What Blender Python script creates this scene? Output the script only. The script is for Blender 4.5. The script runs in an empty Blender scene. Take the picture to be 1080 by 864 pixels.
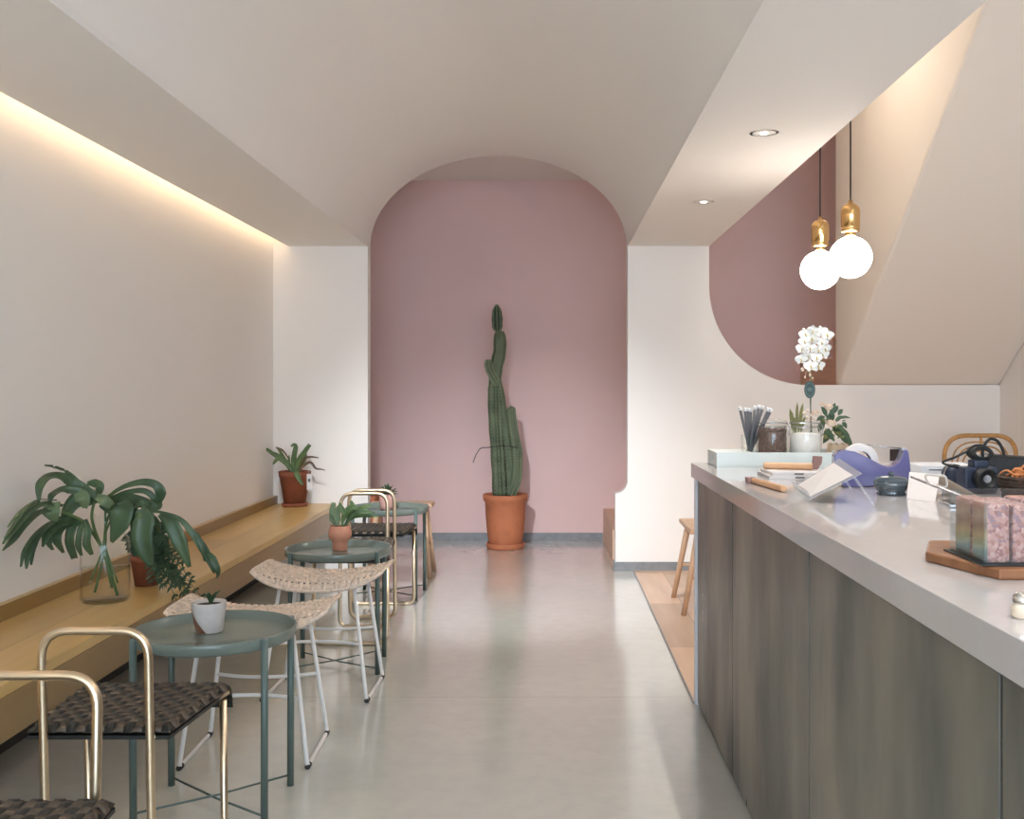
import bpy, bmesh, math, random
from mathutils import Vector, Matrix, Euler
PI = math.pi
random.seed(7)
SC = bpy.context.scene
C = SC.collection

# ------------------------------------------------------------------ camera
FPX, VX, VY, H = 1100.0, 580.0, 408.0, 1.25
cam_d = bpy.data.cameras.new('camera'); cam = bpy.data.objects.new('camera', cam_d); C.objects.link(cam)
cam.location = (0, 0, H); cam.rotation_euler = (PI/2, 0, 0)
cam_d.sensor_fit = 'HORIZONTAL'; cam_d.sensor_width = 36; cam_d.lens = 36*FPX/1080
cam_d.shift_x = -40/1080; cam_d.shift_y = -24/1080; cam_d.clip_start = 0.05; cam_d.clip_end = 100
SC.camera = cam

def P(x, y, Y):
    return Vector(((x-VX)*Y/FPX, Y, H-(y-VY)*Y/FPX))

# ------------------------------------------------------------------ materials
def s2l(c):
    return tuple((v/255/12.92 if v/255 <= .04045 else ((v/255+.055)/1.055)**2.4) for v in c)

def mat(name, rgb, rough=.5, metal=0, noise=0, nscale=8, bump=0, bscale=60, trans=0, ior=1.45, emit=0, spec=.5,
        coat=0, stretch=(1,1,1), rgb2=None, sss=0, sheen=0, alpha=1):
    m = bpy.data.materials.new(name); m.use_nodes = True
    nt = m.node_tree; b = nt.nodes['Principled BSDF']
    col = (*s2l(rgb), 1)
    b.inputs['Base Color'].default_value = col
    b.inputs['Roughness'].default_value = rough
    b.inputs['Metallic'].default_value = metal
    b.inputs['Specular IOR Level'].default_value = spec
    b.inputs['Transmission Weight'].default_value = trans
    b.inputs['IOR'].default_value = ior
    b.inputs['Coat Weight'].default_value = coat
    b.inputs['Sheen Weight'].default_value = sheen
    b.inputs['Alpha'].default_value = alpha
    if emit:
        b.inputs['Emission Color'].default_value = col; b.inputs['Emission Strength'].default_value = emit
    if noise or bump:
        tc = nt.nodes.new('ShaderNodeTexCoord'); mp = nt.nodes.new('ShaderNodeMapping')
        nt.links.new(tc.outputs['Object'], mp.inputs['Vector']); mp.inputs['Scale'].default_value = stretch
    if noise:
        n = nt.nodes.new('ShaderNodeTexNoise'); n.inputs['Scale'].default_value = nscale; n.inputs['Detail'].default_value = 5
        nt.links.new(mp.outputs['Vector'], n.inputs['Vector'])
        r = nt.nodes.new('ShaderNodeMapRange'); r.inputs['From Min'].default_value = .452; r.inputs['From Max'].default_value = .68
        nt.links.new(n.outputs['Fac'], r.inputs['Value'])
        mx = nt.nodes.new('ShaderNodeMix'); mx.data_type = 'RGBA'
        c2 = s2l(rgb2) if rgb2 else tuple(v*(1-noise) for v in col[:3])
        mx.inputs['A'].default_value = col; mx.inputs['B'].default_value = (*c2, 1)
        nt.links.new(r.outputs['Result'], mx.inputs['Factor'])
        nt.links.new(mx.outputs['Result'], b.inputs['Base Color'])
    if bump:
        n2 = nt.nodes.new('ShaderNodeTexNoise'); n2.inputs['Scale'].default_value = bscale; n2.inputs['Detail'].default_value = 4
        nt.links.new(mp.outputs['Vector'], n2.inputs['Vector'])
        bp = nt.nodes.new('ShaderNodeBump'); bp.inputs['Strength'].default_value = bump; bp.inputs['Distance'].default_value = .01
        nt.links.new(n2.outputs['Fac'], bp.inputs['Height']); nt.links.new(bp.outputs['Normal'], b.inputs['Normal'])
    return m

def thin_glass(name, tint, amount=.06, rough=.02, body=0.0, bodycol=(255, 255, 255)):
    m = bpy.data.materials.new(name); m.use_nodes = True; nt = m.node_tree
    out = nt.nodes['Material Output']; nt.nodes.remove(nt.nodes['Principled BSDF'])
    tr = nt.nodes.new('ShaderNodeBsdfTransparent'); tr.inputs[0].default_value = (*s2l(tint), 1)
    gl = nt.nodes.new('ShaderNodeBsdfGlossy'); gl.inputs['Roughness'].default_value = rough
    lw = nt.nodes.new('ShaderNodeLayerWeight'); lw.inputs['Blend'].default_value = .35
    r = nt.nodes.new('ShaderNodeMapRange'); r.inputs['To Min'].default_value = amount; r.inputs['To Max'].default_value = .65
    nt.links.new(lw.outputs['Facing'], r.inputs['Value']); r.inputs['From Min'].default_value = .45
    src = tr.outputs[0]
    if body:
        df = nt.nodes.new('ShaderNodeBsdfDiffuse'); df.inputs[0].default_value = (*s2l(bodycol), 1)
        mb = nt.nodes.new('ShaderNodeMixShader'); mb.inputs[0].default_value = body
        nt.links.new(src, mb.inputs[1]); nt.links.new(df.outputs[0], mb.inputs[2]); src = mb.outputs[0]
    mx = nt.nodes.new('ShaderNodeMixShader'); nt.links.new(r.outputs[0], mx.inputs[0])
    nt.links.new(src, mx.inputs[1]); nt.links.new(gl.outputs[0], mx.inputs[2]); nt.links.new(mx.outputs[0], out.inputs[0])
    return m

def mixnode(nt, fac, a, b, mode='MIX'):
    mx = nt.nodes.new('ShaderNodeMix'); mx.data_type = 'RGBA'; mx.blend_type = mode
    for k, v in (('Factor', fac), ('A', a), ('B', b)):
        if hasattr(v, 'links') or isinstance(v, bpy.types.NodeSocket): nt.links.new(v, mx.inputs[k])
        else: mx.inputs[k].default_value = v
    return mx.outputs['Result']

def mapr(nt, sock, a, b, c=0, d=1):
    r = nt.nodes.new('ShaderNodeMapRange')
    for k, v in zip(('From Min', 'From Max', 'To Min', 'To Max'), (a, b, c, d)): r.inputs[k].default_value = v
    nt.links.new(sock, r.inputs['Value']); return r.outputs['Result']

def noise_s(nt, vec, scale, detail=5, rough=.5):
    n = nt.nodes.new('ShaderNodeTexNoise'); n.inputs['Scale'].default_value = scale
    n.inputs['Detail'].default_value = detail; n.inputs['Roughness'].default_value = rough
    if vec is not None: nt.links.new(vec, n.inputs['Vector'])
    return n.outputs['Fac']

def mapped(nt, stretch=(1,1,1), rot=(0,0,0), coord='Object'):
    tc = nt.nodes.new('ShaderNodeTexCoord'); mp = nt.nodes.new('ShaderNodeMapping')
    mp.inputs['Scale'].default_value = stretch; mp.inputs['Rotation'].default_value = rot
    nt.links.new(tc.outputs[coord], mp.inputs['Vector']); return mp.outputs['Vector']

def math_n(nt, op, a, b=None):
    n = nt.nodes.new('ShaderNodeMath'); n.operation = op
    for i, v in enumerate((a, b)):
        if v is None: continue
        if isinstance(v, bpy.types.NodeSocket): nt.links.new(v, n.inputs[i])
        else: n.inputs[i].default_value = v
    return n.outputs[0]

def concrete_mat():
    m = mat('polished_concrete', (172, 170, 158), .3, spec=.7, coat=1)
    m.node_tree.nodes['Principled BSDF'].inputs['Coat Roughness'].default_value = .13; nt = m.node_tree; b = nt.nodes['Principled BSDF']
    v = mapped(nt)
    n1 = mapr(nt, noise_s(nt, v, .9, 6, .6), .35, .65)
    c = mixnode(nt, n1, (*s2l((196, 197, 190)), 1), (*s2l((206, 204, 195)), 1))
    n2 = mapr(nt, noise_s(nt, v, 14, 5, .6), .4, .7, 0, .3)
    c = mixnode(nt, n2, c, (*s2l((180, 182, 174)), 1))
    # sawn control joint across the slab
    sep = nt.nodes.new('ShaderNodeSeparateXYZ'); nt.links.new(v, sep.inputs[0])
    d = math_n(nt, 'ABSOLUTE', math_n(nt, 'SUBTRACT', sep.outputs['Y'], 4.2))
    j = mapr(nt, d, .002, .005, .22, 0)
    c = mixnode(nt, j, c, (*s2l((120, 120, 112)), 1))
    nt.links.new(c, b.inputs['Base Color'])
    nt.links.new(mapr(nt, noise_s(nt, v, 3, 3, .5), .3, .7, .22, .26), b.inputs['Roughness'])
    return m

def wood_mat(name, a, bcol, rough=.4, axis='Y', plank=0.0, planklen=1.4, scale=1.0, coat=0):
    """grain runs along the axis; plank > 0 adds plank seams across it"""
    m = mat(name, a, rough, coat=coat); nt = m.node_tree; b = nt.nodes['Principled BSDF']
    st = {'X': (1.2, 14, 14), 'Y': (14, 1.2, 14), 'Z': (14, 14, 1.2)}[axis]
    v = mapped(nt, tuple(q*scale for q in st))
    n1 = mapr(nt, noise_s(nt, v, 1.6, 7, .6), .3, .7)
    c = mixnode(nt, n1, (*s2l(a), 1), (*s2l(bcol), 1))
    if plank:
        rot = (0, 0, 0) if axis == 'X' else (0, 0, PI/2)
        pv = mapped(nt, (1, 1, 1), rot)
        br = nt.nodes.new('ShaderNodeTexBrick'); nt.links.new(pv, br.inputs['Vector'])
        br.inputs['Scale'].default_value = 1; br.inputs['Brick Width'].default_value = planklen
        br.inputs['Row Height'].default_value = plank; br.inputs['Mortar Size'].default_value = .0018
        br.inputs['Color1'].default_value = (1, 1, 1, 1); br.inputs['Color2'].default_value = (.74, .74, .74, 1)
        br.inputs['Mortar'].default_value = (.45, .42, .4, 1)
        c = mixnode(nt, 1.0, c, br.outputs['Color'], 'MULTIPLY')
    nt.links.new(c, b.inputs['Base Color'])
    return m

def panel_mat():
    m = mat('smoky_panel', (96, 92, 84), .34, spec=.5); nt = m.node_tree; b = nt.nodes['Principled BSDF']
    v = mapped(nt, (1, 1.5, .55))
    n1 = mapr(nt, noise_s(nt, v, 2.6, 4, .5), .36, .66)
    c = mixnode(nt, n1, (*s2l((80, 83, 78)), 1), (*s2l((134, 127, 115)), 1))
    v2 = mapped(nt, (1, 14, .6))
    c = mixnode(nt, mapr(nt, noise_s(nt, v2, 2, 5, .6), .45, .75, 0, .0), c, (*s2l((70, 71, 68)), 1))
    nt.links.new(c, b.inputs['Base Color'])
    nt.links.new(mapr(nt, noise_s(nt, v, 3, 4, .6), .3, .7, .26, .44), b.inputs['Roughness'])
    return m

def speckle_mat(name, base, cols, scale=60):
    m = mat(name, base, .45); nt = m.node_tree; b = nt.nodes['Principled BSDF']
    v = mapped(nt); vo = nt.nodes.new('ShaderNodeTexVoronoi'); vo.inputs['Scale'].default_value = scale
    nt.links.new(v, vo.inputs['Vector'])
    cr = nt.nodes.new('ShaderNodeValToRGB'); nt.links.new(vo.outputs['Color'], cr.inputs['Fac'])
    cr.color_ramp.interpolation = 'CONSTANT'
    el = cr.color_ramp.elements
    el[0].position = 0; el[0].color = (*s2l(base), 1); el[1].position = .45; el[1].color = (*s2l(cols[0]), 1)
    for i, k in enumerate(cols[1:]):
        e = el.new(.45+.5*(i+1)/len(cols)); e.color = (*s2l(k), 1)
    nt.links.new(cr.outputs['Color'], b.inputs['Base Color'])
    return m

def stripes_z(name, stops):
    """wrapper printed in level bands: stops = [(z, rgb)]; object z in metres"""
    m = mat(name, stops[0][1], .45); nt = m.node_tree; b = nt.nodes['Principled BSDF']
    v = mapped(nt, (1, 1, 1), (.12, 0, 0)); sep = nt.nodes.new('ShaderNodeSeparateXYZ'); nt.links.new(v, sep.inputs[0])
    f = mapr(nt, sep.outputs['Z'], 0, .1)
    cr = nt.nodes.new('ShaderNodeValToRGB'); nt.links.new(f, cr.inputs['Fac']); el = cr.color_ramp.elements
    el[0].position = stops[0][0]/.1; el[0].color = (*s2l(stops[0][1]), 1)
    el[1].position = stops[-1][0]/.1; el[1].color = (*s2l(stops[-1][1]), 1)
    for z, k in stops[1:-1]:
        e = el.new(z/.1); e.color = (*s2l(k), 1)
    nt.links.new(cr.outputs['Color'], b.inputs['Base Color'])
    return m

M = dict(
    plaster = mat('warm_white_plaster', (241, 235, 229), .75, bump=.05, bscale=25, spec=.3),
    pink = mat('dusty_pink_paint', (228, 196, 191), .7, noise=.03, nscale=2, bump=.06, bscale=25, spec=.3),
    skirt = mat('grey_skirting', (138, 139, 141), .4, noise=.2, nscale=20),
    concrete = concrete_mat(),
    floorwood = wood_mat('oak_floor_planks', (232, 200, 174), (214, 180, 152), .4, 'Y', .19, 1.0, .6),
    stairwood = wood_mat('stair_oak', (226, 188, 160), (208, 168, 140), .45, 'Y'),
    benchwood = wood_mat('honey_plywood', (214, 180, 118), (202, 164, 100), .3, 'Y', .2, 2.4, .8),
    stoolwood = wood_mat('pale_beech', (214, 178, 146), (198, 158, 126), .45, 'Z'),
    boardwood = wood_mat('brown_serving_wood', (150, 102, 66), (122, 78, 50), .4, 'X', scale=2),
    handlewood = wood_mat('light_handle_wood', (216, 172, 134), (202, 156, 116), .45, 'X', scale=2),
    quartz = mat('white_quartz', (196, 191, 190), .06, noise=.02, nscale=40, spec=.55),
    panel = panel_mat(),
    joint = mat('black_gap', (34, 34, 34), .6),
    whitelac = mat('white_lacquer', (222, 224, 228), .4),
    brass = mat('champagne_brass', (218, 198, 168), .34, 1, noise=.06, nscale=10),
    gold = mat('polished_gold', (232, 186, 124), .12, 1),
    strapdark = mat('black_green_strap', (27, 29, 26), .5, noise=.3, nscale=60),
    strapbrown = mat('bronze_brown_strap', (80, 68, 55), .45, noise=.3, nscale=60),
    steelwhite = mat('white_powder_steel', (226, 224, 222), .35),
    rattan = mat('natural_cord', (228, 208, 190), .8, noise=.25, nscale=50, bump=.3, bscale=200),
    sage = mat('sage_green_steel', (86, 101, 96), .35, noise=.08, nscale=6),
    sagetop = mat('sage_green_tray', (110, 120, 112), .22, noise=.08, nscale=6),
    rubber = mat('dark_rubber', (48, 46, 44), .7),
    terra = mat('terracotta', (188, 114, 78), .75, noise=.16, nscale=12, bump=.15, bscale=60),
    terradark = mat('dark_terracotta', (136, 76, 52), .75, noise=.25, nscale=10, bump=.15, bscale=60),
    terrapink = mat('pink_clay', (196, 136, 110), .7, noise=.12, nscale=14),
    palepink = mat('pale_pink_glaze', (196, 152, 142), .5, noise=.05),
    soil = mat('potting_soil', (62, 46, 36), .95, noise=.5, nscale=80, bump=1, bscale=120),
    cactus = mat('cactus_skin', (96, 106, 80), .6, noise=.45, nscale=7, rgb2=(66, 78, 58), bump=.3, bscale=50),
    cactusrib = mat('cactus_spine_line', (136, 140, 108), .8),
    cactustop = mat('cactus_dark_skin', (44, 62, 48), .6, noise=.3, nscale=20),
    leaf = mat('deep_green_leaf', (70, 92, 62), .42, noise=.4, nscale=9, rgb2=(48, 68, 44)),
    leafdull = mat('dusty_green_leaf', (104, 122, 88), .55, noise=.2, nscale=9),
    leafdark = mat('dark_small_leaf', (50, 74, 48), .5, noise=.4, nscale=20),
    leafbright = mat('fresh_green_leaf', (86, 108, 60), .45, noise=.35, nscale=15, rgb2=(60, 84, 46)),
    leafdry = mat('dried_brown_leaf', (106, 84, 66), .7, noise=.3, nscale=20),
    leafolive = mat('olive_leaf', (128, 126, 74), .6, noise=.2, nscale=20),
    stem = mat('green_stem', (80, 104, 60), .5),
    glass = thin_glass('clear_glass', (253, 254, 253), .018),
    acrylic = thin_glass('clear_acrylic', (248, 250, 251), .03, .03, .01),
    jarglass = thin_glass('thick_jar_glass', (252, 253, 252), .03, .03, .012),
    easelacrylic = thin_glass('frosted_edge_acrylic', (246, 249, 251), .05, .03, .14),
    water = thin_glass('water', (254, 254, 252), .008),
    smoke = thin_glass('smoked_glass', (140, 156, 164), .1, .05, .3, (130, 146, 154)),
    beans = mat('coffee_beans', (112, 80, 66), .5, noise=.5, nscale=90, rgb2=(72, 48, 40)),
    sugar = mat('white_sugar', (226, 220, 216), .7, noise=.08, nscale=60),
    paper = mat('white_paper', (212, 206, 204), .7),
    cream = mat('cream_paper', (224, 208, 186), .7, noise=.05),
    kraft = mat('kraft_paper', (200, 176, 148), .7, noise=.2, nscale=20),
    ink = mat('grey_print', (96, 96, 98), .7),
    mint = mat('mint_lacquer', (224, 231, 227), .35),
    purple = mat('violet_plastic', (100, 98, 144), .18, coat=.4),
    black = mat('black_plastic', (26, 28, 30), .4),
    blackleather = mat('black_leather', (24, 25, 27), .45, bump=.3, bscale=120),
    navy = mat('navy_body', (44, 54, 74), .4, noise=.25, nscale=40),
    straw = mat('grey_paper_straw', (92, 92, 96), .6, noise=.2, nscale=90),
    strawtip = mat('translucent_straw_wrap', (226, 224, 224), .5),
    petal = mat('white_petal', (246, 242, 234), .55, sheen=.2),
    petalcream = mat('cream_petal', (236, 216, 196), .6),
    yellow = mat('pale_yellow_lip', (206, 184, 112), .6),
    tag = mat('dark_green_tag', (56, 76, 70), .4),
    taggrey = mat('pale_green_print', (132, 150, 140), .5),
    steel = mat('brushed_steel', (176, 176, 180), .25, 1),
    silver = mat('silver', (210, 206, 200), .18, 1),
    caramel = mat('caramel_rattan', (196, 148, 92), .5, noise=.3, nscale=40),
    rust = mat('rust_brown_metal', (150, 118, 112), .5),
    orange = mat('orange_cord', (196, 124, 72), .6),
    darkbasket = mat('dark_wicker', (70, 54, 44), .7, noise=.4, nscale=60),
    concretepot = mat('pale_concrete_pot', (196, 189, 184), .7, noise=.08, nscale=30),
    copper = mat('copper_paint', (150, 108, 86), .35, .5),
    cable = mat('black_cable', (30, 24, 22), .6),
    globe = mat('lit_opal_globe', (255, 246, 236), .3, emit=13),
    led = mat('warm_led', (255, 238, 208), .5, emit=1),
    lampface = mat('downlight_lens', (255, 244, 228), .5, emit=14),
    stairfill = mat('stair_fill_glow', (255, 244, 230), .5, emit=27),  # glow of the added stair well fill lamp
    ringwhite = mat('downlight_ring', (196, 186, 178), .5),
    socketgrey = mat('dark_socket', (62, 50, 46), .5),
    beige = mat('greige_plaster', (236, 226, 214), .75, bump=.05, bscale=25, spec=.3),
)
M['bar'] = speckle_mat('pink_speckled_wrap', (178, 128, 118), [(146, 92, 84), (190, 148, 134), (140, 104, 108), (160, 106, 92), (184, 134, 122)], 170)
M['barstripe'] = stripes_z('striped_wrap', [(0, (70, 96, 98)), (.018, (104, 138, 134)), (.03, (176, 176, 140)), (.045, (206, 178, 136)), (.06, (160, 130, 112)), (.075, (200, 172, 150)), (.1, (176, 120, 112))])

# ------------------------------------------------------------------ mesh helpers
def B(): return bmesh.new()

def add_box(bm, lo, hi, bev=0, rot=None, mi=0):
    r = bmesh.ops.create_cube(bm, size=1)
    vs = r['verts']; c = [(a+b)/2 for a, b in zip(lo, hi)]; s = [b-a for a, b in zip(lo, hi)]
    bmesh.ops.scale(bm, vec=s, verts=vs)
    fs = list({f for v in vs for f in v.link_faces})
    for f in fs: f.material_index = mi
    if bev:
        es = list({e for v in vs for e in v.link_edges})
        rr = bmesh.ops.bevel(bm, geom=es, offset=bev, segments=2, affect='EDGES', profile=.6, clamp_overlap=True)
        vs = list({v for f in rr['faces'] for v in f.verts} | {v for v in vs if v.is_valid})
        for f in rr['faces']: f.material_index = mi
    if rot: bmesh.ops.rotate(bm, cent=(0, 0, 0), matrix=Euler(rot).to_matrix(), verts=vs)
    bmesh.ops.translate(bm, vec=c, verts=vs)
    return vs

def smooth_path(pts, n=6, closed=False):
    pts = [Vector(p) for p in pts]; out = []
    L = len(pts)
    if L < 3 and not closed:
        return [pts[0].lerp(pts[-1], k/n) for k in range(n+1)]
    rng = range(L) if closed else range(L-1)
    for i in rng:
        if closed: p0, p1, p2, p3 = pts[(i-1) % L], pts[i], pts[(i+1) % L], pts[(i+2) % L]
        else:
            p1, p2 = pts[i], pts[i+1]
            p0 = pts[i-1] if i else 2*p1-p2
            p3 = pts[i+2] if i+2 < L else 2*p2-p1
        for k in range(n):
            t = k/n
            out.append(.5*((2*p1)+(p2-p0)*t+(2*p0-5*p1+4*p2-p3)*t*t+(3*p1-p0-3*p2+p3)*t**3))
    if not closed: out.append(pts[-1])
    return out

def sweep(bm, pts, rad, seg=10, closed=False, caps=True, mi=0, shape=None):
    """tube along pts; rad a number or a function of t in 0..1; shape(angle) scales the radius"""
    pts = [Vector(p) for p in pts]; L = len(pts)
    tang = []
    for i in range(L):
        a = pts[(i-1) % L] if (closed or i) else pts[i]
        b = pts[(i+1) % L] if (closed or i < L-1) else pts[i]
        tang.append((b-a).normalized() if (b-a).length > 1e-9 else Vector((0, 0, 1)))
    ref = Vector((0, 0, 1)) if abs(tang[0].z) < .9 else Vector((0, 1, 0))
    u = tang[0].cross(ref).normalized(); rings = []
    for i in range(L):
        if i:
            u = (u - tang[i]*u.dot(tang[i]))
            u = u.normalized() if u.length > 1e-6 else tang[i].orthogonal().normalized()
        v = tang[i].cross(u).normalized()
        t = i/(L-1) if L > 1 else 0
        r = rad(t) if callable(rad) else rad
        ring = []
        for k in range(seg):
            a = 2*PI*k/seg; rr = r*(shape(a) if shape else 1)
            ring.append(bm.verts.new(pts[i]+u*math.cos(a)*rr+v*math.sin(a)*rr))
        rings.append(ring)
    for i in range(L if closed else L-1):
        A, Bq = rings[i], rings[(i+1) % L]
        off = 0
        if closed and i == L-1:      # match the twist
            off = min(range(seg), key=lambda o: sum((A[k].co-Bq[(k+o) % seg].co).length for k in range(0, seg, 2)))
        for k in range(seg):
            f = bm.faces.new((A[k], A[(k+1) % seg], Bq[(k+1+off) % seg], Bq[(k+off) % seg])); f.smooth = True; f.material_index = mi
    if caps and not closed:
        for rg in (rings[0][::-1], rings[-1]):
            f = bm.faces.new(rg); f.material_index = mi
    return rings

def round_path(pts, r, closed=False, n=6):
    """polyline with rounded corners of radius r"""
    pts = [Vector(p) for p in pts]; L = len(pts); out = []
    for i in range(L):
        if (not closed and i in (0, L-1)) or (isinstance(r, (list, tuple)) and r[i] == 0): out.append(pts[i]); continue
        p, a, b = pts[i], pts[(i-1) % L], pts[(i+1) % L]
        da, db = (a-p), (b-p); rr = min(r[i] if isinstance(r, (list, tuple)) else r, da.length*.5, db.length*.5)
        ang = da.angle(db); d = min(rr/math.tan(ang/2) if ang > .01 else 0, da.length*.5, db.length*.5)
        s, e = p+da.normalized()*d, p+db.normalized()*d
        for k in range(n+1):
            t = k/n; out.append((1-t)**2*s+2*t*(1-t)*(p*.6+(s+e)*.2)+t*t*e if False else s*(1-t)**2+p*2*t*(1-t)+e*t*t)
    return out

def lathe(bm, prof, seg=32, c=(0, 0, 0), mi=0, jitter=None):
    rings = []
    for r, z in prof:
        if r < 1e-6: rings.append([bm.verts.new((c[0], c[1], c[2]+z))])
        else: rings.append([bm.verts.new((c[0]+r*math.cos(2*PI*k/seg), c[1]+r*math.sin(2*PI*k/seg), c[2]+z)) for k in range(seg)])
    for A, D in zip(rings, rings[1:]):
        for k in range(seg):
            k2 = (k+1) % seg
            if len(A) == 1 and len(D) == 1: continue
            if len(A) == 1: f = bm.faces.new((A[0], D[k2], D[k]))
            elif len(D) == 1: f = bm.faces.new((A[k], A[k2], D[0]))
            else: f = bm.faces.new((A[k], A[k2], D[k2], D[k]))
            f.smooth = True; f.material_index = mi

def prism(bm, poly, axis, a, b, mi=0):
    """extrude a 2-D polygon; axis 'Y': poly is (x,z) from y=a to y=b; 'X': (y,z); 'Z': (x,y)"""
    def v3(p, t):
        return {'Y': (p[0], t, p[1]), 'X': (t, p[0], p[1]), 'Z': (p[0], p[1], t)}[axis]
    A = [bm.verts.new(v3(p, a)) for p in poly]; D = [bm.verts.new(v3(p, b)) for p in poly]
    fa = bm.faces.new(A); fb = bm.faces.new(D[::-1]); fs = [fa, fb]
    n = len(poly)
    for i in range(n): fs.append(bm.faces.new((A[(i+1) % n], A[i], D[i], D[(i+1) % n])))
    for f in fs: f.material_index = mi
    bmesh.ops.recalc_face_normals(bm, faces=fs)

def blade(bm, pts, widths, up=(0, 0, 1), n=5, thick=.0012, fold=.25, mi=0, side=None):
    """a leaf blade: a folded, thin solid strip along a smooth spine"""
    sp = smooth_path(pts, n); L = len(sp); up = Vector(up)
    rows_t, rows_b = [], []
    for i, p in enumerate(sp):
        t = i/(L-1); q = t*(len(widths)-1); k = min(int(q), len(widths)-2); w = widths[k]*(1-(q-k))+widths[k+1]*(q-k)
        T = (sp[min(i+1, L-1)]-sp[max(i-1, 0)]).normalized()
        S = Vector(side).normalized() if side else T.cross(up)
        if S.length < .2: S = T.cross(Vector((0, 1, 0)))
        S = (S-T*S.dot(T)).normalized(); N = S.cross(T).normalized()
        w = max(w, .0008)
        rows_t.append([bm.verts.new(p+S*w*s*.5+N*(abs(s)*w*fold*.5)+N*thick*.5) for s in (-1, -.5, 0, .5, 1)])
        rows_b.append([bm.verts.new(p+S*w*s*.5+N*(abs(s)*w*fold*.5)-N*thick*.5) for s in (-1, -.5, 0, .5, 1)])
    for i in range(L-1):
        for k in range(4):
            for R, flip in ((rows_t, 0), (rows_b, 1)):
                q = (R[i][k], R[i][k+1], R[i+1][k+1], R[i+1][k])
                f = bm.faces.new(q[::-1] if flip else q); f.smooth = True; f.material_index = mi
        for k in (0, 4):
            q = (rows_t[i][k], rows_t[i+1][k], rows_b[i+1][k], rows_b[i][k])
            f = bm.faces.new(q if k == 0 else q[::-1]); f.material_index = mi
    for i in (0, L-1):
        for k in range(4):
            f = bm.faces.new((rows_t[i][k], rows_t[i][k+1], rows_b[i][k+1], rows_b[i][k])); f.material_index = mi

def ball(bm, c, r, seg=12, mi=0, scale=(1, 1, 1)):
    rr = bmesh.ops.create_uvsphere(bm, u_segments=seg, v_segments=max(6, seg*2//3), radius=r)
    bmesh.ops.scale(bm, vec=scale, verts=rr['verts']); bmesh.ops.translate(bm, vec=c, verts=rr['verts'])
    for v in rr['verts']:
        for f in v.link_faces: f.smooth = True; f.material_index = mi
    return rr['verts']

def qbox(bm, c, s, mi=0):
    x, y, z = c; a, d, e = (q/2 for q in s)
    v = [bm.verts.new((x+i*a, y+j*d, z+k*e)) for i in (-1, 1) for j in (-1, 1) for k in (-1, 1)]
    for q in ((0, 1, 3, 2), (4, 6, 7, 5), (0, 4, 5, 1), (2, 3, 7, 6), (0, 2, 6, 4), (1, 5, 7, 3)):
        bm.faces.new([v[k] for k in q]).material_index = mi

def bean(bm, c, r, R, mi=0):
    """small low ellipsoid turned by the matrix R"""
    rings = []
    for z, q in ((-1, 0), (-.6, .8), (.1, 1), (.7, .7), (1, 0)):
        if q == 0: rings.append([bm.verts.new(Vector(c)+R @ Vector((0, 0, z*r*.62)))])
        else: rings.append([bm.verts.new(Vector(c)+R @ Vector((r*q*math.cos(k*PI/3), r*.75*q*math.sin(k*PI/3), z*r*.62))) for k in range(6)])
    for A, D in zip(rings, rings[1:]):
        for k in range(6):
            k2 = (k+1) % 6
            f = bm.faces.new((A[0], D[k2], D[k]) if len(A) == 1 else ((A[k], A[k2], D[0]) if len(D) == 1 else (A[k], A[k2], D[k2], D[k])))
            f.smooth = True; f.material_index = mi

def obj(name, bm, mats, parent=None, world=False, bevel=0):
    """link bm as one mesh object; world=True: coordinates are world ones, moved into the parent's frame"""
    me = bpy.data.meshes.new(name)
    if world and parent is not None:
        off = Vector(parent.location); q = parent
        while q.parent: q = q.parent; off += Vector(q.location)
        bmesh.ops.translate(bm, vec=-off, verts=bm.verts)
    bm.to_mesh(me); bm.free()
    for m in (mats if isinstance(mats, (list, tuple)) else [mats]): me.materials.append(M[m] if isinstance(m, str) else m)
    o = bpy.data.objects.new(name, me); C.objects.link(o)
    if parent is not None: o.parent = parent
    if bevel:
        b = o.modifiers.new('bevel', 'BEVEL'); b.width = bevel; b.segments = 2; b.limit_method = 'ANGLE'
    return o

def struct(name, bm, mats, **k):
    o = obj(name, bm, mats, **k); o['kind'] = 'structure'; return o

def tag(o, label, cat, group=None):
    o['label'] = label; o['category'] = cat
    if group: o['group'] = group
    return o

def thing(name, label, cat, loc=(0, 0, 0), rz=0, group=None):
    o = bpy.data.objects.new(name, None); C.objects.link(o); o.empty_display_size = .05
    o.location = loc; o.rotation_euler = (0, 0, rz); return tag(o, label, cat, group)

def dup(root, loc, rz, label, group=None):
    r = root.copy(); C.objects.link(r); r.location = loc; r.rotation_euler = (0, 0, rz); r['label'] = label
    if group: r['group'] = group
    for ch in list(root.children):
        c = ch.copy(); C.objects.link(c); c.parent = r
        for g in list(ch.children):
            d = g.copy(); C.objects.link(d); d.parent = c
    return r

def one(name, bm, mats, label, cat, group=None, loc=(0, 0, 0), rz=0, bevel=0, world=True):
    """a thing that is one mesh; coordinates in bm are world ones when world"""
    if world: bmesh.ops.translate(bm, vec=-Vector(loc), verts=bm.verts)
    o = obj(name, bm, mats, bevel=bevel); o.location = loc; o.rotation_euler = (0, 0, rz)
    return tag(o, label, cat, group)

# ================================================================== SETTING
YW, YF = 7.09, 8.49             # pier wall, far pink wall
XL, XR = -1.88, 3.06
VL, VR = -1.2375, .5285         # vault springing
ZS, ZTOP = 2.21, 3.6
YB = -4.5                       # shop front behind the camera
XM = 1.0815                     # outer edge of the lowered ceiling over the counter
ZW = 1.262                      # top of the low wall

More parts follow.
